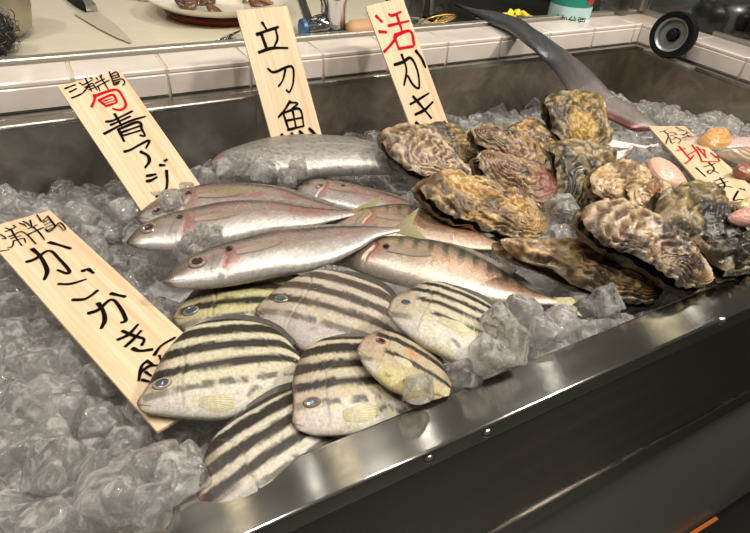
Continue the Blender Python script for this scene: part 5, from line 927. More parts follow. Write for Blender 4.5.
#ICE_DATA
ICE_RAW = [[1,160,-272,1922,803,-103,-102,227],[4,152,-555,2380,664,35,-281,246],[1,169,-613,1933,792,150,-25,-105],[5,159,-531,2879,648,-102,-292,-66],[8,130,44,1936,799,135,201,-161],[5,120,-123,1811,816,-101,-218,-211],[1,151,-317,2712,521,-210,109,254],[8,138,-609,2627,621,-237,-170,-101],[5,135,2623,1959,845,179,-285,-208],[3,110,1978,1809,1002,198,-203,211],[5,160,-91,2059,784,233,-286,289],[0,173,-834,2742,522,-177,163,197],[3,130,-614,3399,525,88,112,-215],[1,138,-191,2489,502,260,178,163],[4,120,2174,1824,996,266,-239,-233],[0,142,-283,3227,395,67,58,245],[2,163,4072,3246,762,312,-28,123],[3,156,-434,3517,392,258,64,-197],[3,95,1460,1800,960,256,32,11],[3,125,2224,1942,1038,306,-234,-7],[4,155,-260,2138,727,-136,219,294],[8,100,1859,1867,848,-66,-70,117],[6,110,3376,2019,821,124,-236,-147],[6,152,86,2600,299,153,6,210],[1,147,-168,5840,232,176,-53,232],[4,171,-715,3025,472,-198,93,-7],[2,138,-850,4409,311,100,199,-6],[0,125,813,4278,680,-176,-139,-24],[5,153,283,5669,306,84,-290,-266],[4,110,2809,1944,835,-28,-30,174],[4,157,-837,2177,562,181,261,-214],[7,120,2671,2203,804,123,-181,-299],[8,120,1751,5538,589,222,-218,255],[4,124,474,4790,171,272,-214,30],[8,172,3322,2654,537,234,-305,-227],[7,146,-612,4000,274,225,-71,-222],[7,165,-865,4074,303,-225,310,309],[4,151,-713,3552,367,-124,-24,213],[4,120,642,4274,598,-174,64,-61],[5,165,3331,2130,595,132,189,-33],[0,120,1386,5704,553,98,-93,-250],[1,105,702,5298,538,-77,-37,-276],[8,133,-722,6392,131,7,-62,-27],[6,156,247,3746,360,192,-140,233],[3,171,93,5697,91,79,-310,-311],[2,136,-126,5048,256,243,199,208],[5,156,-839,3794,330,-42,45,-173],[1,147,342,2665,290,59,-312,72],[0,115,1532,5715,608,4,-311,202],[4,121,-28,2777,430,-45,-124,-222],[7,150,-734,2410,468,179,301,-41],[0,110,2013,5420,469,97,309,269],[0,167,-879,6605,128,-21,204,-165],[0,129,3899,3040,609,233,72,-194],[6,136,6658,4332,406,294,-21,-191],[1,170,2945,1905,653,-79,-29,279],[5,149,-149,5573,95,286,-205,130],[4,152,-808,3306,395,178,42,-116],[2,133,158,4850,-7,-29,-138,-274],[7,156,9003,4583,384,-263,-253,-279],[5,165,-486,5888,227,-249,-204,199],[5,153,-320,6908,-61,-270,142,-7],[8,142,-535,3764,332,59,-159,214],[1,162,1377,6552,-1,209,186,57],[6,142,3426,5775,-133,260,-248,33],[6,105,2151,5424,543,-57,179,218],[3,172,106,6190,50,188,48,46],[5,157,-570,2124,577,-70,-1,53],[0,152,-836,4817,205,275,36,115],[6,148,325,5267,126,313,189,284],[0,148,-129,6610,-26,-77,-192,-278],[4,149,-467,4214,336,98,8,24],[0,161,7368,5028,184,-48,37,-97],[1,145,-701,4594,233,-283,249,-186],[8,137,3238,1880,598,72,48,216],[0,137,-479,2515,462,-290,-202,281],[7,123,275,5036,-32,185,-8,200],[7,137,-804,5030,323,-40,292,174],[8,148,324,6673,-50,-17,-294,-311],[7,164,2656,1901,635,-294,1,-131],[1,154,6953,4261,353,12,-165,279],[8,131,4270,2003,557,-14,-278,26],[0,167,3460,2384,569,149,-19,223],[5,157,-395,6646,-46,-53,248,-284],[1,160,-32,5226,-58,14,290,267],[8,122,9129,5006,257,4,145,172],[7,163,3483,3139,449,178,-67,160],[4,148,310,5509,99,34,47,-264],[8,153,6213,6823,-41,178,121,309],[2,125,3472,1872,577,-42,143,-210],[6,156,8680,5028,185,-80,167,-129],[8,159,8942,6077,30,75,-142,48],[4,162,3911,6798,-18,-277,147,-238],[6,173,-994,3534,421,100,155,-243],[3,169,-27,4220,322,-46,-100,-289],[3,141,8768,5324,120,-258,-298,234],[1,122,-650,4334,206,68,137,-40],[6,160,6625,7174,-95,280,102,-98],[5,150,5901,6935,-92,-137,-220,112],[6,117,0,6872,-101,-115,-290,-160],[6,141,-434,2916,421,-205,-97,-271],[3,165,-306,2993,246,302,-32,-196],[2,154,82,4613,25,303,-270,-133],[5,132,7433,7197,-76,-155,-253,294],[0,168,-581,5622,311,79,-224,-235],[2,161,3063,2126,576,-151,183,234],[3,147,9214,6102,17,-166,266,-124],[0,132,5644,6935,-101,126,-55,-137],[5,124,-517,3274,379,303,-266,200],[5,145,3344,6024,-166,142,37,283],[8,162,1786,3934,118,170,-28,-111],[5,147,206,5338,-73,232,-278,-179],[5,141,3091,5968,-159,308,272,302],[2,150,-748,6963,-105,200,233,81],[1,148,9326,5835,42,10,-75,-26],[1,167,3255,3348,370,61,-136,152],[7,162,3972,5588,-107,98,83,44],[7,157,8679,6284,-202,142,-177,-33],[3,156,6093,6303,76,-155,-144,187],[6,148,5551,7184,-113,-304,128,-201],[1,153,9020,5776,8,-246,-63,-212],[3,167,-177,2649,293,-175,154,-290],[1,155,498,4930,-18,-193,-163,-252],[2,164,-999,5931,261,-230,-12,-142],[4,159,9367,5092,197,-122,-117,204],[5,137,8546,4819,223,-265,-311,-195],[4,149,8790,4775,189,-156,108,70],[7,150,6730,6923,-104,218,-63,156],[1,141,-3,5493,-94,286,-307,249],[2,150,4142,1890,396,-174,175,-31],[1,169,930,5762,274,-122,-110,162],[1,169,-996,2444,556,177,-77,235],[3,151,3724,7154,-110,-162,-313,-267],[1,135,9193,5609,82,-179,27,-261],[1,148,1280,6816,-87,-227,146,-213],[7,151,3360,4788,179,-54,-217,-88],[5,130,3573,5968,-159,-225,-226,-309],[4,137,6541,3442,466,125,-309,-32],[1,156,8974,6588,0,119,96,226],[8,144,6126,6569,-23,258,16,-88],[5,140,-39,5945,50,242,-85,-34],[6,134,6979,6874,-94,-177,113,125],[3,128,7481,4746,167,136,-121,259],[6,145,8894,5546,39,189,239,-144],[8,168,3742,2151,360,-105,-207,-56],[2,141,7300,3610,571,98,-226,-19],[1,80,95,2025,783,-267,-213,304],[8,123,7049,3994,403,-144,-65,-287],[5,152,92,3966,329,-112,266,-57],[5,147,6590,6668,-62,-294,97,288],[8,124,3901,5926,11,209,299,215],[4,124,8813,5692,-121,-275,273,-127],[4,143,-60,4956,-21,34,308,71],[4,124,4008,2102,367,67,-63,-36],[3,134,3693,3021,508,9,119,-25],[7,156,7084,6641,-36,-16,274,179],[8,141,5866,6672,-62,205,-159,281],[4,122,7792,4823,184,-86,147,-126],[2,137,6833,6689,-71,288,277,238],[5,143,9329,6325,-27,87,208,-96],[1,145,5547,6563,-66,-164,-115,116],[3,119,102,6598,-79,12,-123,-211],[1,129,9094,4336,223,-274,-103,93],[5,128,-126,3174,221,23,158,-94],[8,153,3985,6246,-197,-24,-183,-181],[8,154,6550,6132,60,-17,-238,-68],[0,158,1858,1896,632,276,22,85],[6,152,8675,4552,264,280,108,87],[6,167,-494,6378,14,-119,-83,-138],[8,156,6651,3758,363,-46,-52,-5],[6,151,6506,3993,326,207,149,248],[1,137,4736,1881,601,232,-145,-29],[4,143,7155,5213,133,163,-119,97],[2,156,8970,5142,138,73,-252,182],[5,122,7067,4950,155,-166,-195,-200],[8,152,1481,6961,-187,-263,67,-15],[4,161,205,6954,-212,-36,-31,94],[4,125,-60,2411,325,-228,40,-104],[5,164,3870,1901,394,305,-136,-43],[3,169,634,5751,279,297,-43,-167],[1,154,3285,4441,427,244,-229,143],[6,145,8135,4677,247,-157,-288,168],[6,161,6796,6445,4,161,-305,-206],[1,158,5488,4717,233,-224,131,-187],[1,158,423,6423,-9,244,93,283],[8,134,9697,5082,161,31,310,285],[7,139,9455,4503,239,-124,-67,-201],[7,142,9210,4536,230,-139,-257,62],[2,113,9640,5965,27,-212,-79,-167],[4,129,-945,4601,212,-81,-53,-235],[5,151,6097,7117,-137,-291,-257,279],[8,145,9473,6107,-3,50,-264,-174],[4,148,9094,5383,93,221,108,96],[0,116,-559,6819,-103,43,227,250],[5,130,7617,4956,138,-302,-289,192],[8,121,5846,7205,-193,-182,70,-172],[4,150,9529,5531,8,-1,-279,-76],[7,158,2134,6226,-194,311,-128,310],[6,132,2830,6019,-166,100,293,186],[5,168,3319,2451,319,-4,9,-91],[2,169,4114,3208,478,-100,89,-275],[6,124,7203,6913,-75,-153,-36,174],[4,154,-176,6174,24,-108,-181,125],[8,141,2041,2148,563,-305,275,-81],[8,133,8785,4219,272,161,295,106],[4,116,9317,5308,102,22,269,-312],[5,139,3566,2071,510,-214,-236,-135],[6,137,1610,6512,-113,-106,-188,-22],[4,144,8421,6477,-227,10,4,113],[0,125,8717,5456,-89,-225,73,167],[6,153,-45,2918,256,31,36,225],[2,129,2946,6269,-200,312,102,-245],[0,118,2491,6223,-194,287,-52,-53],[2,174,4663,3237,637,-24,-94,-236],[2,157,4860,5565,267,183,-241,232],[1,154,-1038,4259,417,-94,-210,151],[4,160,4842,4336,403,-60,-20,-38],[0,134,9013,6841,-32,129,-214,57],[8,162,390,6141,35,-51,-209,301],[3,163,6207,2772,493,92,306,-79],[5,158,3729,6587,-33,99,120,-232],[2,155,7606,7033,-98,-24,-15,37],[5,147,7256,4348,260,-191,230,150],[2,133,-291,3725,333,-52,-32,-13],[4,133,-821,6264,-20,-275,-313,-50],[4,121,-283,5838,35,12,-143,119],[6,149,9293,7183,-155,9,-175,60],[8,116,9470,7034,-138,236,-205,57],[7,127,8897,4444,210,209,-260,-307],[0,126,1153,6599,-90,-73,-267,-180],[8,139,6440,6860,-155,207,136,-79],[5,134,9197,6599,-125,-63,134,148],[8,152,6377,7181,-210,182,-59,173],[7,144,6842,4942,91,46,31,-32],[7,145,2331,6375,-137,-191,110,183],[4,143,494,3892,124,36,268,301],[6,132,8893,5899,-149,33,-286,-78],[0,144,2713,6237,-195,193,261,-257],[2,137,230,5589,-107,-56,186,4],[4,172,-115,5750,-129,-245,195,-231],[4,158,2517,1896,395,66,29,149],[1,114,8769,6065,-172,232,144,251],[8,127,6814,4718,11,221,220,-6],[2,161,1143,2137,362,236,219,277],[2,153,3195,6247,-197,-41,193,-106],[7,173,-1554,4211,530,27,-12,-107],[3,165,4692,2369,767,278,-60,-152],[6,164,4340,2389,763,54,252,-132],[5,169,-1594,3561,589,109,-54,-184],[1,165,-2219,5629,303,-82,18,-286],[5,168,6000,1979,796,-125,-150,110],[5,144,6620,2191,761,-117,-88,232],[2,169,-1187,2248,748,-241,183,-109],[7,175,5120,2459,711,-47,195,257],[4,159,-1586,5915,233,-6,175,35],[1,159,4947,5126,338,37,196,46],[6,162,7022,2697,663,-301,-98,227],[5,173,6886,2078,746,-204,-74,-5],[8,174,7307,2452,695,-247,-7,69],[7,156,880,6051,200,169,271,306],[4,129,4081,2678,658,-66,-61,-123],[3,162,4956,3022,611,-190,-299,130],[2,158,5505,3452,552,307,285,47],[6,126,4077,6073,192,310,-127,0],[7,155,5538,5520,263,239,146,-301],[5,162,9154,3347,557,-61,-43,-297],[2,174,-1602,2794,630,53,-155,233],[8,152,-1108,6273,155,61,-151,274],[6,159,6738,2835,616,-218,95,-108],[8,162,7173,2182,703,206,223,-228],[3,127,5650,3126,573,-144,250,-256],[8,124,-1601,4975,320,-90,257,-246],[0,126,5777,2263,688,233,-311,-112],[3,112,9045,2893,600,53,65,-28],[7,127,-1801,4748,342,-197,-161,12],[0,169,7751,2159,687,-225,268,244],[0,157,-1245,5403,244,64,217,43],[4,137,3447,4630,347,198,220,127],[0,143,4899,3915,443,-309,-217,264],[4,156,3546,4392,378,-120,-22,1],[2,131,8165,3658,477,154,226,306],[0,169,-1147,4518,359,118,-129,-58],[2,154,-1295,3953,432,9,-214,180],[7,139,5755,3357,511,-198,207,93],[6,122,3816,2487,629,290,74,-300],[4,118,4490,5806,175,-131,-289,-159],[1,134,-1456,3751,452,-40,214,81],[2,116,6902,3270,517,-6,290,161],[7,144,-1423,4541,344,48,171,279],[5,147,4441,4529,344,240,-279,280],[3,160,-1907,4046,408,-158,253,-76],[8,159,7110,1897,698,185,174,-166],[6,148,618,6033,131,-140,258,-241],[6,157,6673,5062,260,131,-129,234],[5,130,3762,5851,152,-266,40,126],[1,145,7489,2643,584,-13,-99,301],[7,138,-1047,3919,410,289,73,298],[3,140,-2365,6856,10,266,-278,221],[5,139,1131,5579,181,-288,-29,-73],[4,118,6628,5930,133,140,124,-277],[8,154,-1488,6537,48,133,-87,283],[7,155,6913,5955,127,69,83,-235],[5,124,7004,2916,540,3,-246,-263],[1,148,5131,4942,264,-118,-185,-20],[7,129,4279,5750,153,167,174,-103],[4,140,3071,6688,23,-57,-301,130],[0,132,-1798,3141,504,36,307,-39],[4,130,5959,5459,183,-135,186,-220],[7,162,-1557,5348,190,22,-173,11],[5,168,-1116,4793,262,124,-22,-66],[6,147,5699,6146,76,12,-42,222],[2,116,6238,6094,83,236,126,-133],[8,127,1527,3407,448,73,138,151],[3,158,6650,1896,653,39,-53,-110],[5,149,5771,5698,133,5,302,-148],[5,161,4921,2704,540,307,29,-169],[4,144,7278,3945,370,57,-286,246],[7,142,8344,3946,367,81,-145,-258],[2,156,3757,6116,70,-66,-7,158],[6,154,3467,6596,2,-57,-244,255],[7,142,-1267,3603,408,262,85,-12],[6,129,892,6293,42,-116,81,149],[6,172,-1341,5805,107,290,119,-47],[2,156,-555,5223,186,171,-242,81],[2,135,-2008,3384,436,-146,-58,162],[8,123,8086,4082,341,296,-111,-1],[5,174,6193,2108,607,75,-295,90],[8,174,-771,5465,150,72,59,10],[1,151,7893,1891,636,199,117,-91],[8,157,5520,1896,635,-172,-269,-179],[5,163,-1251,5047,206,-71,-221,-31],[5,124,8553,3737,384,100,122,55],[3,168,3870,2738,519,-221,-182,-178],[8,157,5802,2943,491,-93,231,-176],[7,163,5518,2363,569,-136,259,-187],[7,170,-1352,4268,309,9,299,-135],[6,172,-1079,6913,-51,31,-23,249],[1,162,3888,6365,23,1,45,160],[3,165,-555,4819,233,-89,-252,-215],[0,173,-2262,6596,-9,-78,-296,-280],[4,169,-1418,2109,601,-161,-57,-64],[0,135,-2386,5424,150,276,-285,-146],[5,167,-2357,5078,196,-70,131,-183],[8,151,-2100,6353,22,-162,-166,-305],[2,153,7369,1892,628,113,183,187],[3,165,-1360,3173,453,134,200,30],[7,159,-808,5782,98,146,-97,-53],[0,158,4268,6170,45,18,24,286],[4,161,-1904,4309,298,130,-265,-165],[4,171,-1371,2602,530,-245,223,256],[8,156,7090,3459,413,204,-120,65],[1,166,-2577,6694,-27,-31,124,113],[4,154,-422,4551,264,-44,58,-38],[8,145,-2199,3948,346,-46,-106,-253],[4,151,-1102,2696,516,78,-145,168],[7,170,-2103,6878,-53,-226,230,126],[6,117,8602,7208,-99,226,2,-167],[8,161,4518,2472,545,180,-273,134],[0,160,5834,4485,270,22,-56,240],[7,174,-199,3977,339,160,-256,-114],[7,157,4391,4256,300,-275,274,86],[0,148,8551,2746,505,-169,3,-227],[3,168,4992,1973,610,296,-186,-159],[6,157,5527,2928,480,103,142,-70],[2,153,-426,5448,137,41,-131,-45],[3,161,-430,6092,49,-65,-165,103],[5,168,-1618,3312,427,7,124,63],[0,151,6314,3765,365,129,194,-2],[7,160,-964,1926,615,236,34,54],[3,148,4658,2166,582,224,137,-76],[6,154,5798,1893,619,-163,-160,235],[6,155,-1212,2936,477,-259,-15,-132],[1,147,-1800,3524,397,310,110,-24],[2,154,-1788,2251,570,5,-198,275],[6,167,-278,4801,223,284,-56,-58],[6,156,3743,4531,259,-150,-242,-97],[6,161,-1962,6589,-21,-169,96,301],[7,157,2686,7177,-101,302,127,19],[4,170,-2783,6947,-70,85,242,100],[0,160,5530,4439,271,109,-226,29],[1,127,-2019,5328,150,71,-307,-226],[5,160,3608,2622,518,-256,118,300],[6,158,-1541,2372,552,71,211,-302],[7,156,4738,4077,320,-183,94,-282],[0,154,6863,2516,532,26,-99,-295],[5,145,5937,2714,505,220,-228,-200],[8,154,5580,5021,191,-207,-80,114],[3,154,-1583,4747,228,-50,-121,52],[7,160,-12,3247,432,-46,198,16],[1,156,-34,3737,365,28,-243,-132],[0,166,-2025,5045,187,247,248,-306],[2,158,7246,2742,500,120,175,-90],[5,153,4229,4036,324,-85,44,97],[4,144,8001,3791,357,227,-236,99],[2,127,3658,6842,-58,-150,-5,-279],[7,154,5157,2201,573,-215,-275,171],[3,159,6286,3486,398,-61,-204,226],[8,154,5415,3174,440,-221,157,-198],[5,158,9364,3193,437,250,-229,19],[1,156,9230,3853,347,246,-282,-43],[0,139,6026,3548,388,114,-253,-30],[0,143,4389,3826,350,79,-183,-91],[3,151,8031,2748,496,-103,-275,-292],[6,148,5210,5195,163,-65,-220,-307],[6,159,4129,3738,361,-126,-41,61],[2,152,3082,6397,-1,134,179,-60],[0,137,-2412,4631,239,108,-200,-84],[4,157,4126,5298,148,-66,-266,73],[0,150,-1453,6070,43,181,284,-77],[3,151,4397,2215,567,60,-62,14],[6,162,5304,5593,107,-260,109,-161],[7,157,7381,3438,400,-100,110,-278],[2,145,-2096,3607,377,231,-281,295],[4,154,609,5459,125,-21,15,240],[2,163,5138,3216,430,67,-192,255],[4,148,7641,3970,327,-312,112,101],[2,175,426,5767,82,289,-157,-255],[4,147,4878,6376,-1,184,-153,52],[1,148,5441,5831,73,-5,-45,-239],[5,171,4562,3402,403,283,159,-308],[4,158,5095,4048,315,116,67,-179],[8,142,1642,2965,462,30,-79,-279],[3,149,-1329,6310,7,-27,184,-104],[0,155,-1786,5478,120,303,-174,177],[6,154,3731,3536,384,-312,120,202],[7,145,-1085,3175,433,204,26,112],[4,151,4605,4821,209,74,304,-210],[0,148,7877,2967,461,13,203,44],[5,160,6456,5767,80,-175,20,150],[0,152,-130,3494,389,-278,-157,-57],[3,160,6815,3051,449,-84,-236,-170],[4,164,2170,2381,540,-123,-161,163],[3,150,5985,5211,155,258,8,286],[2,166,-2046,4549,245,239,-229,-9],[1,147,5170,6291,8,-57,-280,270],[8,161,5956,5892,62,206,141,198],[4,158,-2656,5450,122,-30,128,-299],[0,145,9210,3544,381,218,-268,313],[6,165,4221,2507,522,-18,270,141],[4,158,7976,3442,394,-229,-163,-6],[1,147,3760,4036,313,140,306,-126],[0,136,4226,4445,257,238,-72,-308],[0,138,5222,2965,458,-251,295,-273],[2,155,6473,2081,578,40,-309,178],[1,132,2864,6599,-37,44,92,-197],[0,145,4902,6819,-67,267,151,-264],[6,138,4138,2208,560,-242,-37,57],[2,145,-1636,4274,279,238,211,106],[7,150,6965,2273,551,-306,-101,-314],[8,153,-1511,4023,313,-68,-120,161],[3,136,9573,2748,486,-271,168,138],[1,155,8012,6925,-83,-217,189,298],[4,144,9127,4101,301,138,40,45],[1,147,5670,4211,286,149,228,288],[0,143,7505,2129,569,-229,-150,-209],[0,153,9200,2979,453,297,-218,-228],[0,148,-1588,6295,2,-262,72,-57],[5,112,4010,5508,109,153,-172,253],[6,149,4083,4822,202,-224,131,-136],[6,147,4707,5064,169,-146,-79,-212],[2,146,9454,3703,354,215,-67,-89],[3,152,5645,2113,570,-88,-283,216],[7,153,6326,5516,107,211,146,-242],[1,153,-969,6078,30,304,72,-165],[6,120,4766,6121,24,-102,198,49],[2,141,7563,3237,416,-291,40,-297],[5,143,4737,3610,365,28,-278,-299],[7,145,136,3491,381,-86,-272,165],[7,123,9545,4910,188,51,-107,7],[4,139,8891,3976,315,189,223,301],[5,143,-1899,3783,341,-201,76,202],[7,130,-991,5599,94,-51,300,216],[1,131,-2293,6194,13,-299,-31,-51],[4,146,4784,2458,521,187,312,149],[6,148,8014,3178,423,250,173,28],[6,122,-1590,5691,81,-172,-215,19],[2,134,7488,3770,342,-106,-125,-2],[0,114,1799,6608,-44,-26,283,-97],[3,142,4319,3026,443,302,-65,146],[0,129,1401,5524,103,-28,-141,-304],[8,142,-1839,2566,505,256,-1,219],[0,147,6088,5632,88,-257,80,-139],[5,139,8161,2150,561,-144,-125,129],[3,150,-839,5192,147,-132,-232,-154],[3,155,7615,2971,449,-167,1,158],[5,158,3490,6138,18,205,299,-96],[7,121,8321,3301,403,97,-288,242],[4,163,-2204,4785,201,120,-194,196],[0,135,5461,4041,302,69,171,201],[5,157,3502,3978,310,73,147,-93],[6,148,5935,4735,207,1,42,86],[7,162,1680,2087,567,222,263,-257],[3,136,-1428,5540,97,120,257,-18],[0,155,1714,3216,413,175,9,222],[5,138,5381,2097,565,62,-101,290],[5,153,-1820,5751,68,-283,-265,83],[8,125,8443,6795,-74,299,-203,-301],[6,141,6893,6176,10,-53,28,-206],[5,146,877,5462,107,196,-203,192],[7,123,9518,4182,281,53,-129,96],[2,139,5837,5008,168,206,223,-182],[6,133,-999,5008,168,-166,-305,-131],[7,142,5047,3587,361,-188,123,195],[4,155,-106,4569,227,-231,27,-266],[5,137,4173,2765,472,15,218,284],[2,136,7946,4250,270,53,224,-234],[7,148,-1504,6771,-73,77,-109,265],[5,134,6053,3028,436,-260,-181,-263],[7,133,9311,4283,265,-165,68,128],[7,136,5188,4366,253,199,27,-303],[6,146,8932,2988,440,270,-45,-170],[4,143,4776,2914,450,-194,109,43],[3,138,2824,6360,-19,28,43,-272],[7,135,4426,6779,-76,-112,126,253],[8,137,4908,2233,542,69,288,98],[3,140,7123,2504,505,-195,243,-164],[2,158,5139,4686,208,-197,201,38],[1,146,9008,3693,343,134,-39,111],[0,134,-1777,4553,226,-69,88,313],[2,132,-2136,5854,49,-232,-231,-86],[3,127,5171,2736,473,-132,240,-136],[6,134,4881,5258,130,228,-166,70],[2,172,-1786,6821,-83,-82,-30,-57],[2,131,1549,6742,-73,-212,202,180],[5,132,7231,3248,402,6,-109,-150],[5,134,7940,2475,507,220,-40,10],[7,147,3102,6906,-96,-23,29,204],[4,127,4084,4265,263,292,-168,61],[6,166,-2044,5579,84,102,10,-164],[2,147,9374,4733,199,-198,56,95],[5,133,6464,5304,121,-81,119,-33],[4,148,6741,5756,59,85,-42,296],[3,155,5440,5314,119,-279,294,179],[2,158,5050,5457,99,167,277,134],[5,130,5170,3787,326,-275,159,204],[2,123,-967,2969,437,101,279,287],[8,149,3579,3733,333,197,22,-237],[4,156,5440,6320,-19,-290,-62,-194],[3,135,7525,6788,-83,-80,-145,164],[1,133,7766,2750,466,-29,-111,-154],[3,130,3472,3499,364,-202,-211,-269],[5,144,7059,6380,-28,-32,-206,-257],[3,121,6095,4033,291,255,-209,-207],[6,153,-427,1893,582,219,58,-152],[0,140,-1590,3039,426,186,30,57],[0,141,-1616,1884,583,147,97,310],[5,137,-1269,6655,-66,176,153,-189],[4,131,5685,6367,-27,148,-136,-261],[2,157,8807,2645,479,67,30,229],[8,127,7675,2343,520,-95,80,248],[1,131,4778,6600,-59,113,22,86],[0,124,4351,3254,396,199,-43,244],[1,154,3851,3782,324,0,129,16],[3,152,3347,6818,-89,-251,-110,-161],[3,128,2808,6873,-97,-103,-208,132],[7,152,8394,2328,521,181,-306,193],[3,129,7875,4025,290,133,-291,155],[2,122,8331,2576,487,-248,-88,-147],[7,140,5283,2524,494,-163,13,-197],[8,131,7439,4097,280,-33,-242,-37],[2,137,4237,5545,83,-159,222,298],[5,155,4224,5037,152,139,-278,-233],[3,121,-2010,6058,13,-212,-134,-6],[3,135,8266,7145,-135,-128,-201,18],[2,148,4533,6548,-54,-30,91,-35],[6,132,4648,3827,316,107,-111,-263],[7,139,208,5937,29,96,119,-104],[5,137,-1081,5819,45,184,-69,77],[6,145,9577,3929,302,-61,-147,-132],[6,136,4145,6867,-98,-173,-309,-100],[5,119,4476,5087,144,-25,-211,280],[6,129,-1099,6415,-37,23,-59,-253],[1,123,6888,1870,581,257,-185,-58],[8,121,-2280,4436,232,113,-72,-29],[0,141,5247,1884,579,-15,-135,-32],[3,116,6366,6602,-63,205,129,269],[2,128,6333,1874,580,-130,209,-76],[2,139,-1084,5240,122,-279,203,62],[5,128,6596,4833,177,166,7,204],[3,112,8041,7156,-139,-195,225,151],[5,138,4785,4586,210,-197,-62,-197],[0,147,4015,2960,431,8,-72,-98],[0,171,-2484,6371,-33,118,-125,23],[1,135,2148,6921,-108,294,285,-172],[4,147,5963,3301,384,85,-205,102],[1,123,7657,1870,578,-81,-84,-24],[8,151,9449,3435,365,310,-34,166],[0,124,-1212,5572,74,215,9,264],[3,123,5448,3697,329,-206,202,-117],[3,153,-351,2283,521,253,-52,308],[4,131,3999,6128,-2,61,298,-134],[6,131,4316,6444,-45,-165,236,303],[0,125,-1216,6037,10,62,-109,-228],[6,138,5689,5903,28,-115,54,113],[1,132,1014,5792,43,-174,-221,199],[1,141,8787,3260,387,160,222,123],[1,135,574,6627,-71,209,47,-33],[1,133,-402,5024,147,-131,-270,17],[7,122,662,6836,-100,-62,-170,-136],[7,140,739,6452,-48,307,-130,-47],[3,129,9749,4165,263,35,282,-113],[1,142,-1642,3790,314,10,64,-29],[8,130,4169,6628,-72,24,-108,-135],[5,117,2433,6693,-81,64,-130,26],[6,133,8763,3743,320,-184,194,158],[4,125,6825,5529,77,198,-105,-117],[4,120,3971,2477,492,-17,221,-173],[3,120,7456,2394,503,147,187,-253],[4,141,8655,3526,349,-208,-307,-50],[4,121,4536,2936,429,-307,288,187],[7,125,4727,5524,77,-254,150,153],[8,154,-2210,4200,257,-54,16,111],[2,124,4500,5633,62,-258,-282,-270],[6,140,6558,3006,419,272,-142,240],[1,170,1853,2778,450,-42,-204,310],[8,119,4632,5329,103,-65,292,-110],[4,123,3710,2351,508,-126,-16,-29],[2,122,-1799,5997,12,-29,294,-16],[4,136,5132,6945,-117,-203,171,114],[3,140,1773,6826,-101,-70,-304,230],[8,142,-1756,4936,156,156,-108,112],[2,162,7223,3685,326,-101,-171,150],[1,142,5728,5221,117,-63,126,-147],[3,121,8351,3719,321,-107,-116,204],[7,152,4017,4579,204,-117,-221,-241],[8,152,1044,6961,-120,305,-188,153],[4,135,6869,3554,343,46,250,301],[7,112,5625,3870,300,-279,257,7],[0,119,4469,6293,-30,275,268,-126],[8,156,9728,3704,322,-144,-138,25],[7,167,3993,3445,357,-285,-138,-101],[5,148,6724,4146,261,143,114,-10],[1,138,8577,4327,236,153,92,-220],[8,115,7766,3669,325,-123,82,213],[5,152,6858,3925,290,304,-23,58],[7,138,4668,3129,398,-132,180,-246],[2,123,3990,4047,273,-217,307,-221],[0,143,4662,6891,-114,-300,105,-255],[6,118,8144,2986,417,13,-248,175],[4,135,-1943,4794,171,237,63,2],[7,142,-748,6697,-88,-75,120,-203],[7,144,8076,4438,219,210,-200,-130],[4,144,777,5687,49,-274,16,281],[1,120,5377,4238,246,-206,-99,182],[8,131,7643,3488,348,-65,-196,81],[7,129,9639,4368,228,-147,101,91],[0,148,6304,3015,412,53,237,73],[5,125,1309,2073,540,-7,-92,-38],[2,155,-2337,5668,51,-289,52,218],[0,152,-1530,5094,129,-86,-54,307],[0,155,6730,2145,530,-21,-289,128],[0,117,4515,6085,-6,-32,-133,-274],[7,116,8427,3517,343,-121,292,96],[3,163,4627,4366,227,-244,-43,-17],[5,138,5756,5461,78,-291,102,-209],[7,122,4505,4041,271,-32,-91,311],[1,125,6923,5276,103,78,-101,-77],[3,115,3494,7112,-147,185,88,259],[2,130,6064,1876,565,183,-295,131],[2,124,5503,6055,-4,128,-54,148],[4,130,-33,6378,-48,86,130,23],[8,120,5549,5626,54,-185,-140,-262],[3,113,7779,6876,-116,65,10,-103],[8,122,9094,6365,-47,145,299,-294],[8,125,-697,1872,564,-314,277,-269]]
try: ICE = [(r[0], r[1] / 1e4, (r[2] / 1e4, r[3] / 1e4, r[4] / 1e4), (r[5] / 100, r[6] / 100, r[7] / 100)) for r in ICE_RAW]
except NameError: pass
def ice_label(px, py):
    return None
n_ind = 0; rest = MB(); zones = {}
for k, (vi, sz, lo, eu) in enumerate(ICE):
    if k < 300:
        o = bpy.data.objects.new('ice_cube', CUBES[vi][0]); C.objects.link(o); o.location = lo; o.rotation_euler = eu; o.scale = (sz, sz, sz)
        px, py = proj(lo)
        z = ('loose ice cube in the near corner, below the flat sign' if py > 300 and px < 300 else
             'loose ice cube between the flat sign and the mackerel snouts' if px < 250 and py > 215 else
             'loose ice cube at the steel cover, around the leaning sign' if px < 250 else
             'loose ice cube near the steel rim, right of the striped fish' if py > 285 else
             'loose ice cube below or between the oysters and mackerel' if py > 190 else
             'loose ice cube along the back wall behind the oysters' if px < 590 else 'loose ice cube among the clams at the far side')
        tag(o, z, 'ice cube', z.replace('loose ice cube', 'ice cubes'))
    else:
        Mx = Matrix.LocRotScale(Vector(lo), __import__('mathutils').Euler(eu), Vector((sz,) * 3)); Q, Fc = CUBES[vi][1:]
        R3 = np.array(Mx.to_3x3()); rest.add(Q @ R3.T + np.array(lo), Fc)
if rest.v: tag(rest.build('ice_cubes', M['ice'], None, True), 'remaining deeper ice cubes filling the basin', 'ice', kind='stuff')

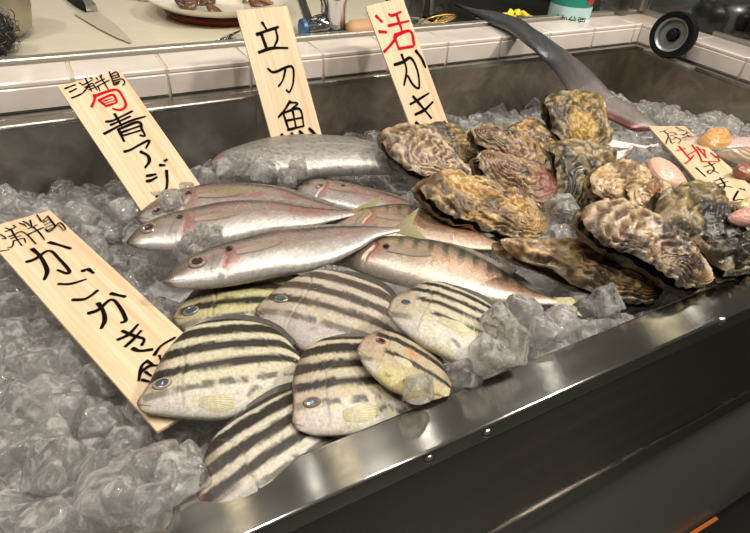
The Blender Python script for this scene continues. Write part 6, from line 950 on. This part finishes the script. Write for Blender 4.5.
# ------------------------------------------------------------------ lights
def area(loc, size, power, col, target=(.4, .45, 0), shape='DISK', sy=None):
    l = bpy.data.lights.new('lamp', 'AREA'); l.energy = power; l.color = col; l.shape = 'RECTANGLE' if sy else shape; l.size = size
    if sy: l.size_y = sy
    o = bpy.data.objects.new('lamp_or_added_light', l); C.objects.link(o); o.location = loc
    o.rotation_euler = (Vector(target) - Vector(loc)).to_track_quat('-Z', 'Y').to_euler(); return o
warm = (1., .93, .82)
area((1.25, -.2, 1.5), .22, 30, warm)
area((.2, -.1, 1.6), .10, 9, warm)
area((-.6, .5, 1.5), .12, 8, warm)
for px_, py_, e_, s_, c_ in ((425, 432, .5, .06, (1, .97, .9)), (313, 480, .25, .04, (1, .97, .9)), (345, 462, .3, .14, (1, .85, .55)), (665, 322, .4, .2, (1, .88, .6)), (548, 370, .22, .04, (1, .97, .9)), (690, 306, .2, .05, (1, .97, .9)), (240, 512, .2, .1, (1, .85, .55))):   # lamps along the kitchen, mirrored in the rim
    q_ = P(px_, py_, ZR); k_ = (2.2 - ZR) / (H - ZR); area((q_[0] * (1 + k_), q_[1] * (1 + k_), 2.2), s_, e_, c_, (q_[0], q_[1], 0))
for x_, y_, e_ in ((-.9, 2.9, 4), (.1, 2.9, 4), (1.0, 2.9, 4), (1.9, 2.9, 3)):              # unseen tube lights added over the kitchen for highlights in ice and steel
    area((x_, y_, 2.2), .06, e_, warm, (x_, y_, 0), sy=.9)
for x_, y_ in ((-.35, -.35), (.25, -.7), (.85, -.55), (.1, .25), (.75, .55), (-.8, .1)):                      # small unseen overhead lights, added for fill and glints on the ice
    area((x_, y_, 2.0), .09, 6.6, (1., .93, .84), (x_ * .4 + .25, .4, 0))
w = bpy.data.worlds.new('room'); bpy.context.scene.world = w; w.use_nodes = True
w.node_tree.nodes['Background'].inputs[0].default_value = (.50, .46, .40, 1); w.node_tree.nodes['Background'].inputs[1].default_value = .25

# ------------------------------------------------------------------ camera
cam = bpy.data.cameras.new('camera'); co = bpy.data.objects.new('camera', cam); C.objects.link(co)
cam.sensor_width = 36; cam.lens = F * 36 / 750; cam.clip_start = .01; cam.sensor_fit = 'HORIZONTAL'
r0 = np.array([vx[0], vy[0], vz[0]]); u0_ = -np.array([vx[1], vy[1], vz[1]]); b0 = -np.array([vx[2], vy[2], vz[2]])
co.matrix_world = Matrix(((r0[0], u0_[0], b0[0], 0), (r0[1], u0_[1], b0[1], 0), (r0[2], u0_[2], b0[2], H), (0, 0, 0, 1)))
sc = bpy.context.scene; sc.camera = co
sc.view_settings.view_transform = 'Standard'; sc.view_settings.look = 'None'; sc.view_settings.gamma = 1; sc.view_settings.use_curve_mapping = False; sc.view_settings.exposure = -.27
sc.cycles.max_bounces = 14; sc.cycles.transmission_bounces = 12; sc.cycles.transparent_max_bounces = 8; sc.cycles.caustics_refractive = True; sc.cycles.caustics_reflective = False
sc.cycles.sample_clamp_indirect = 4; sc.cycles.use_denoising = True
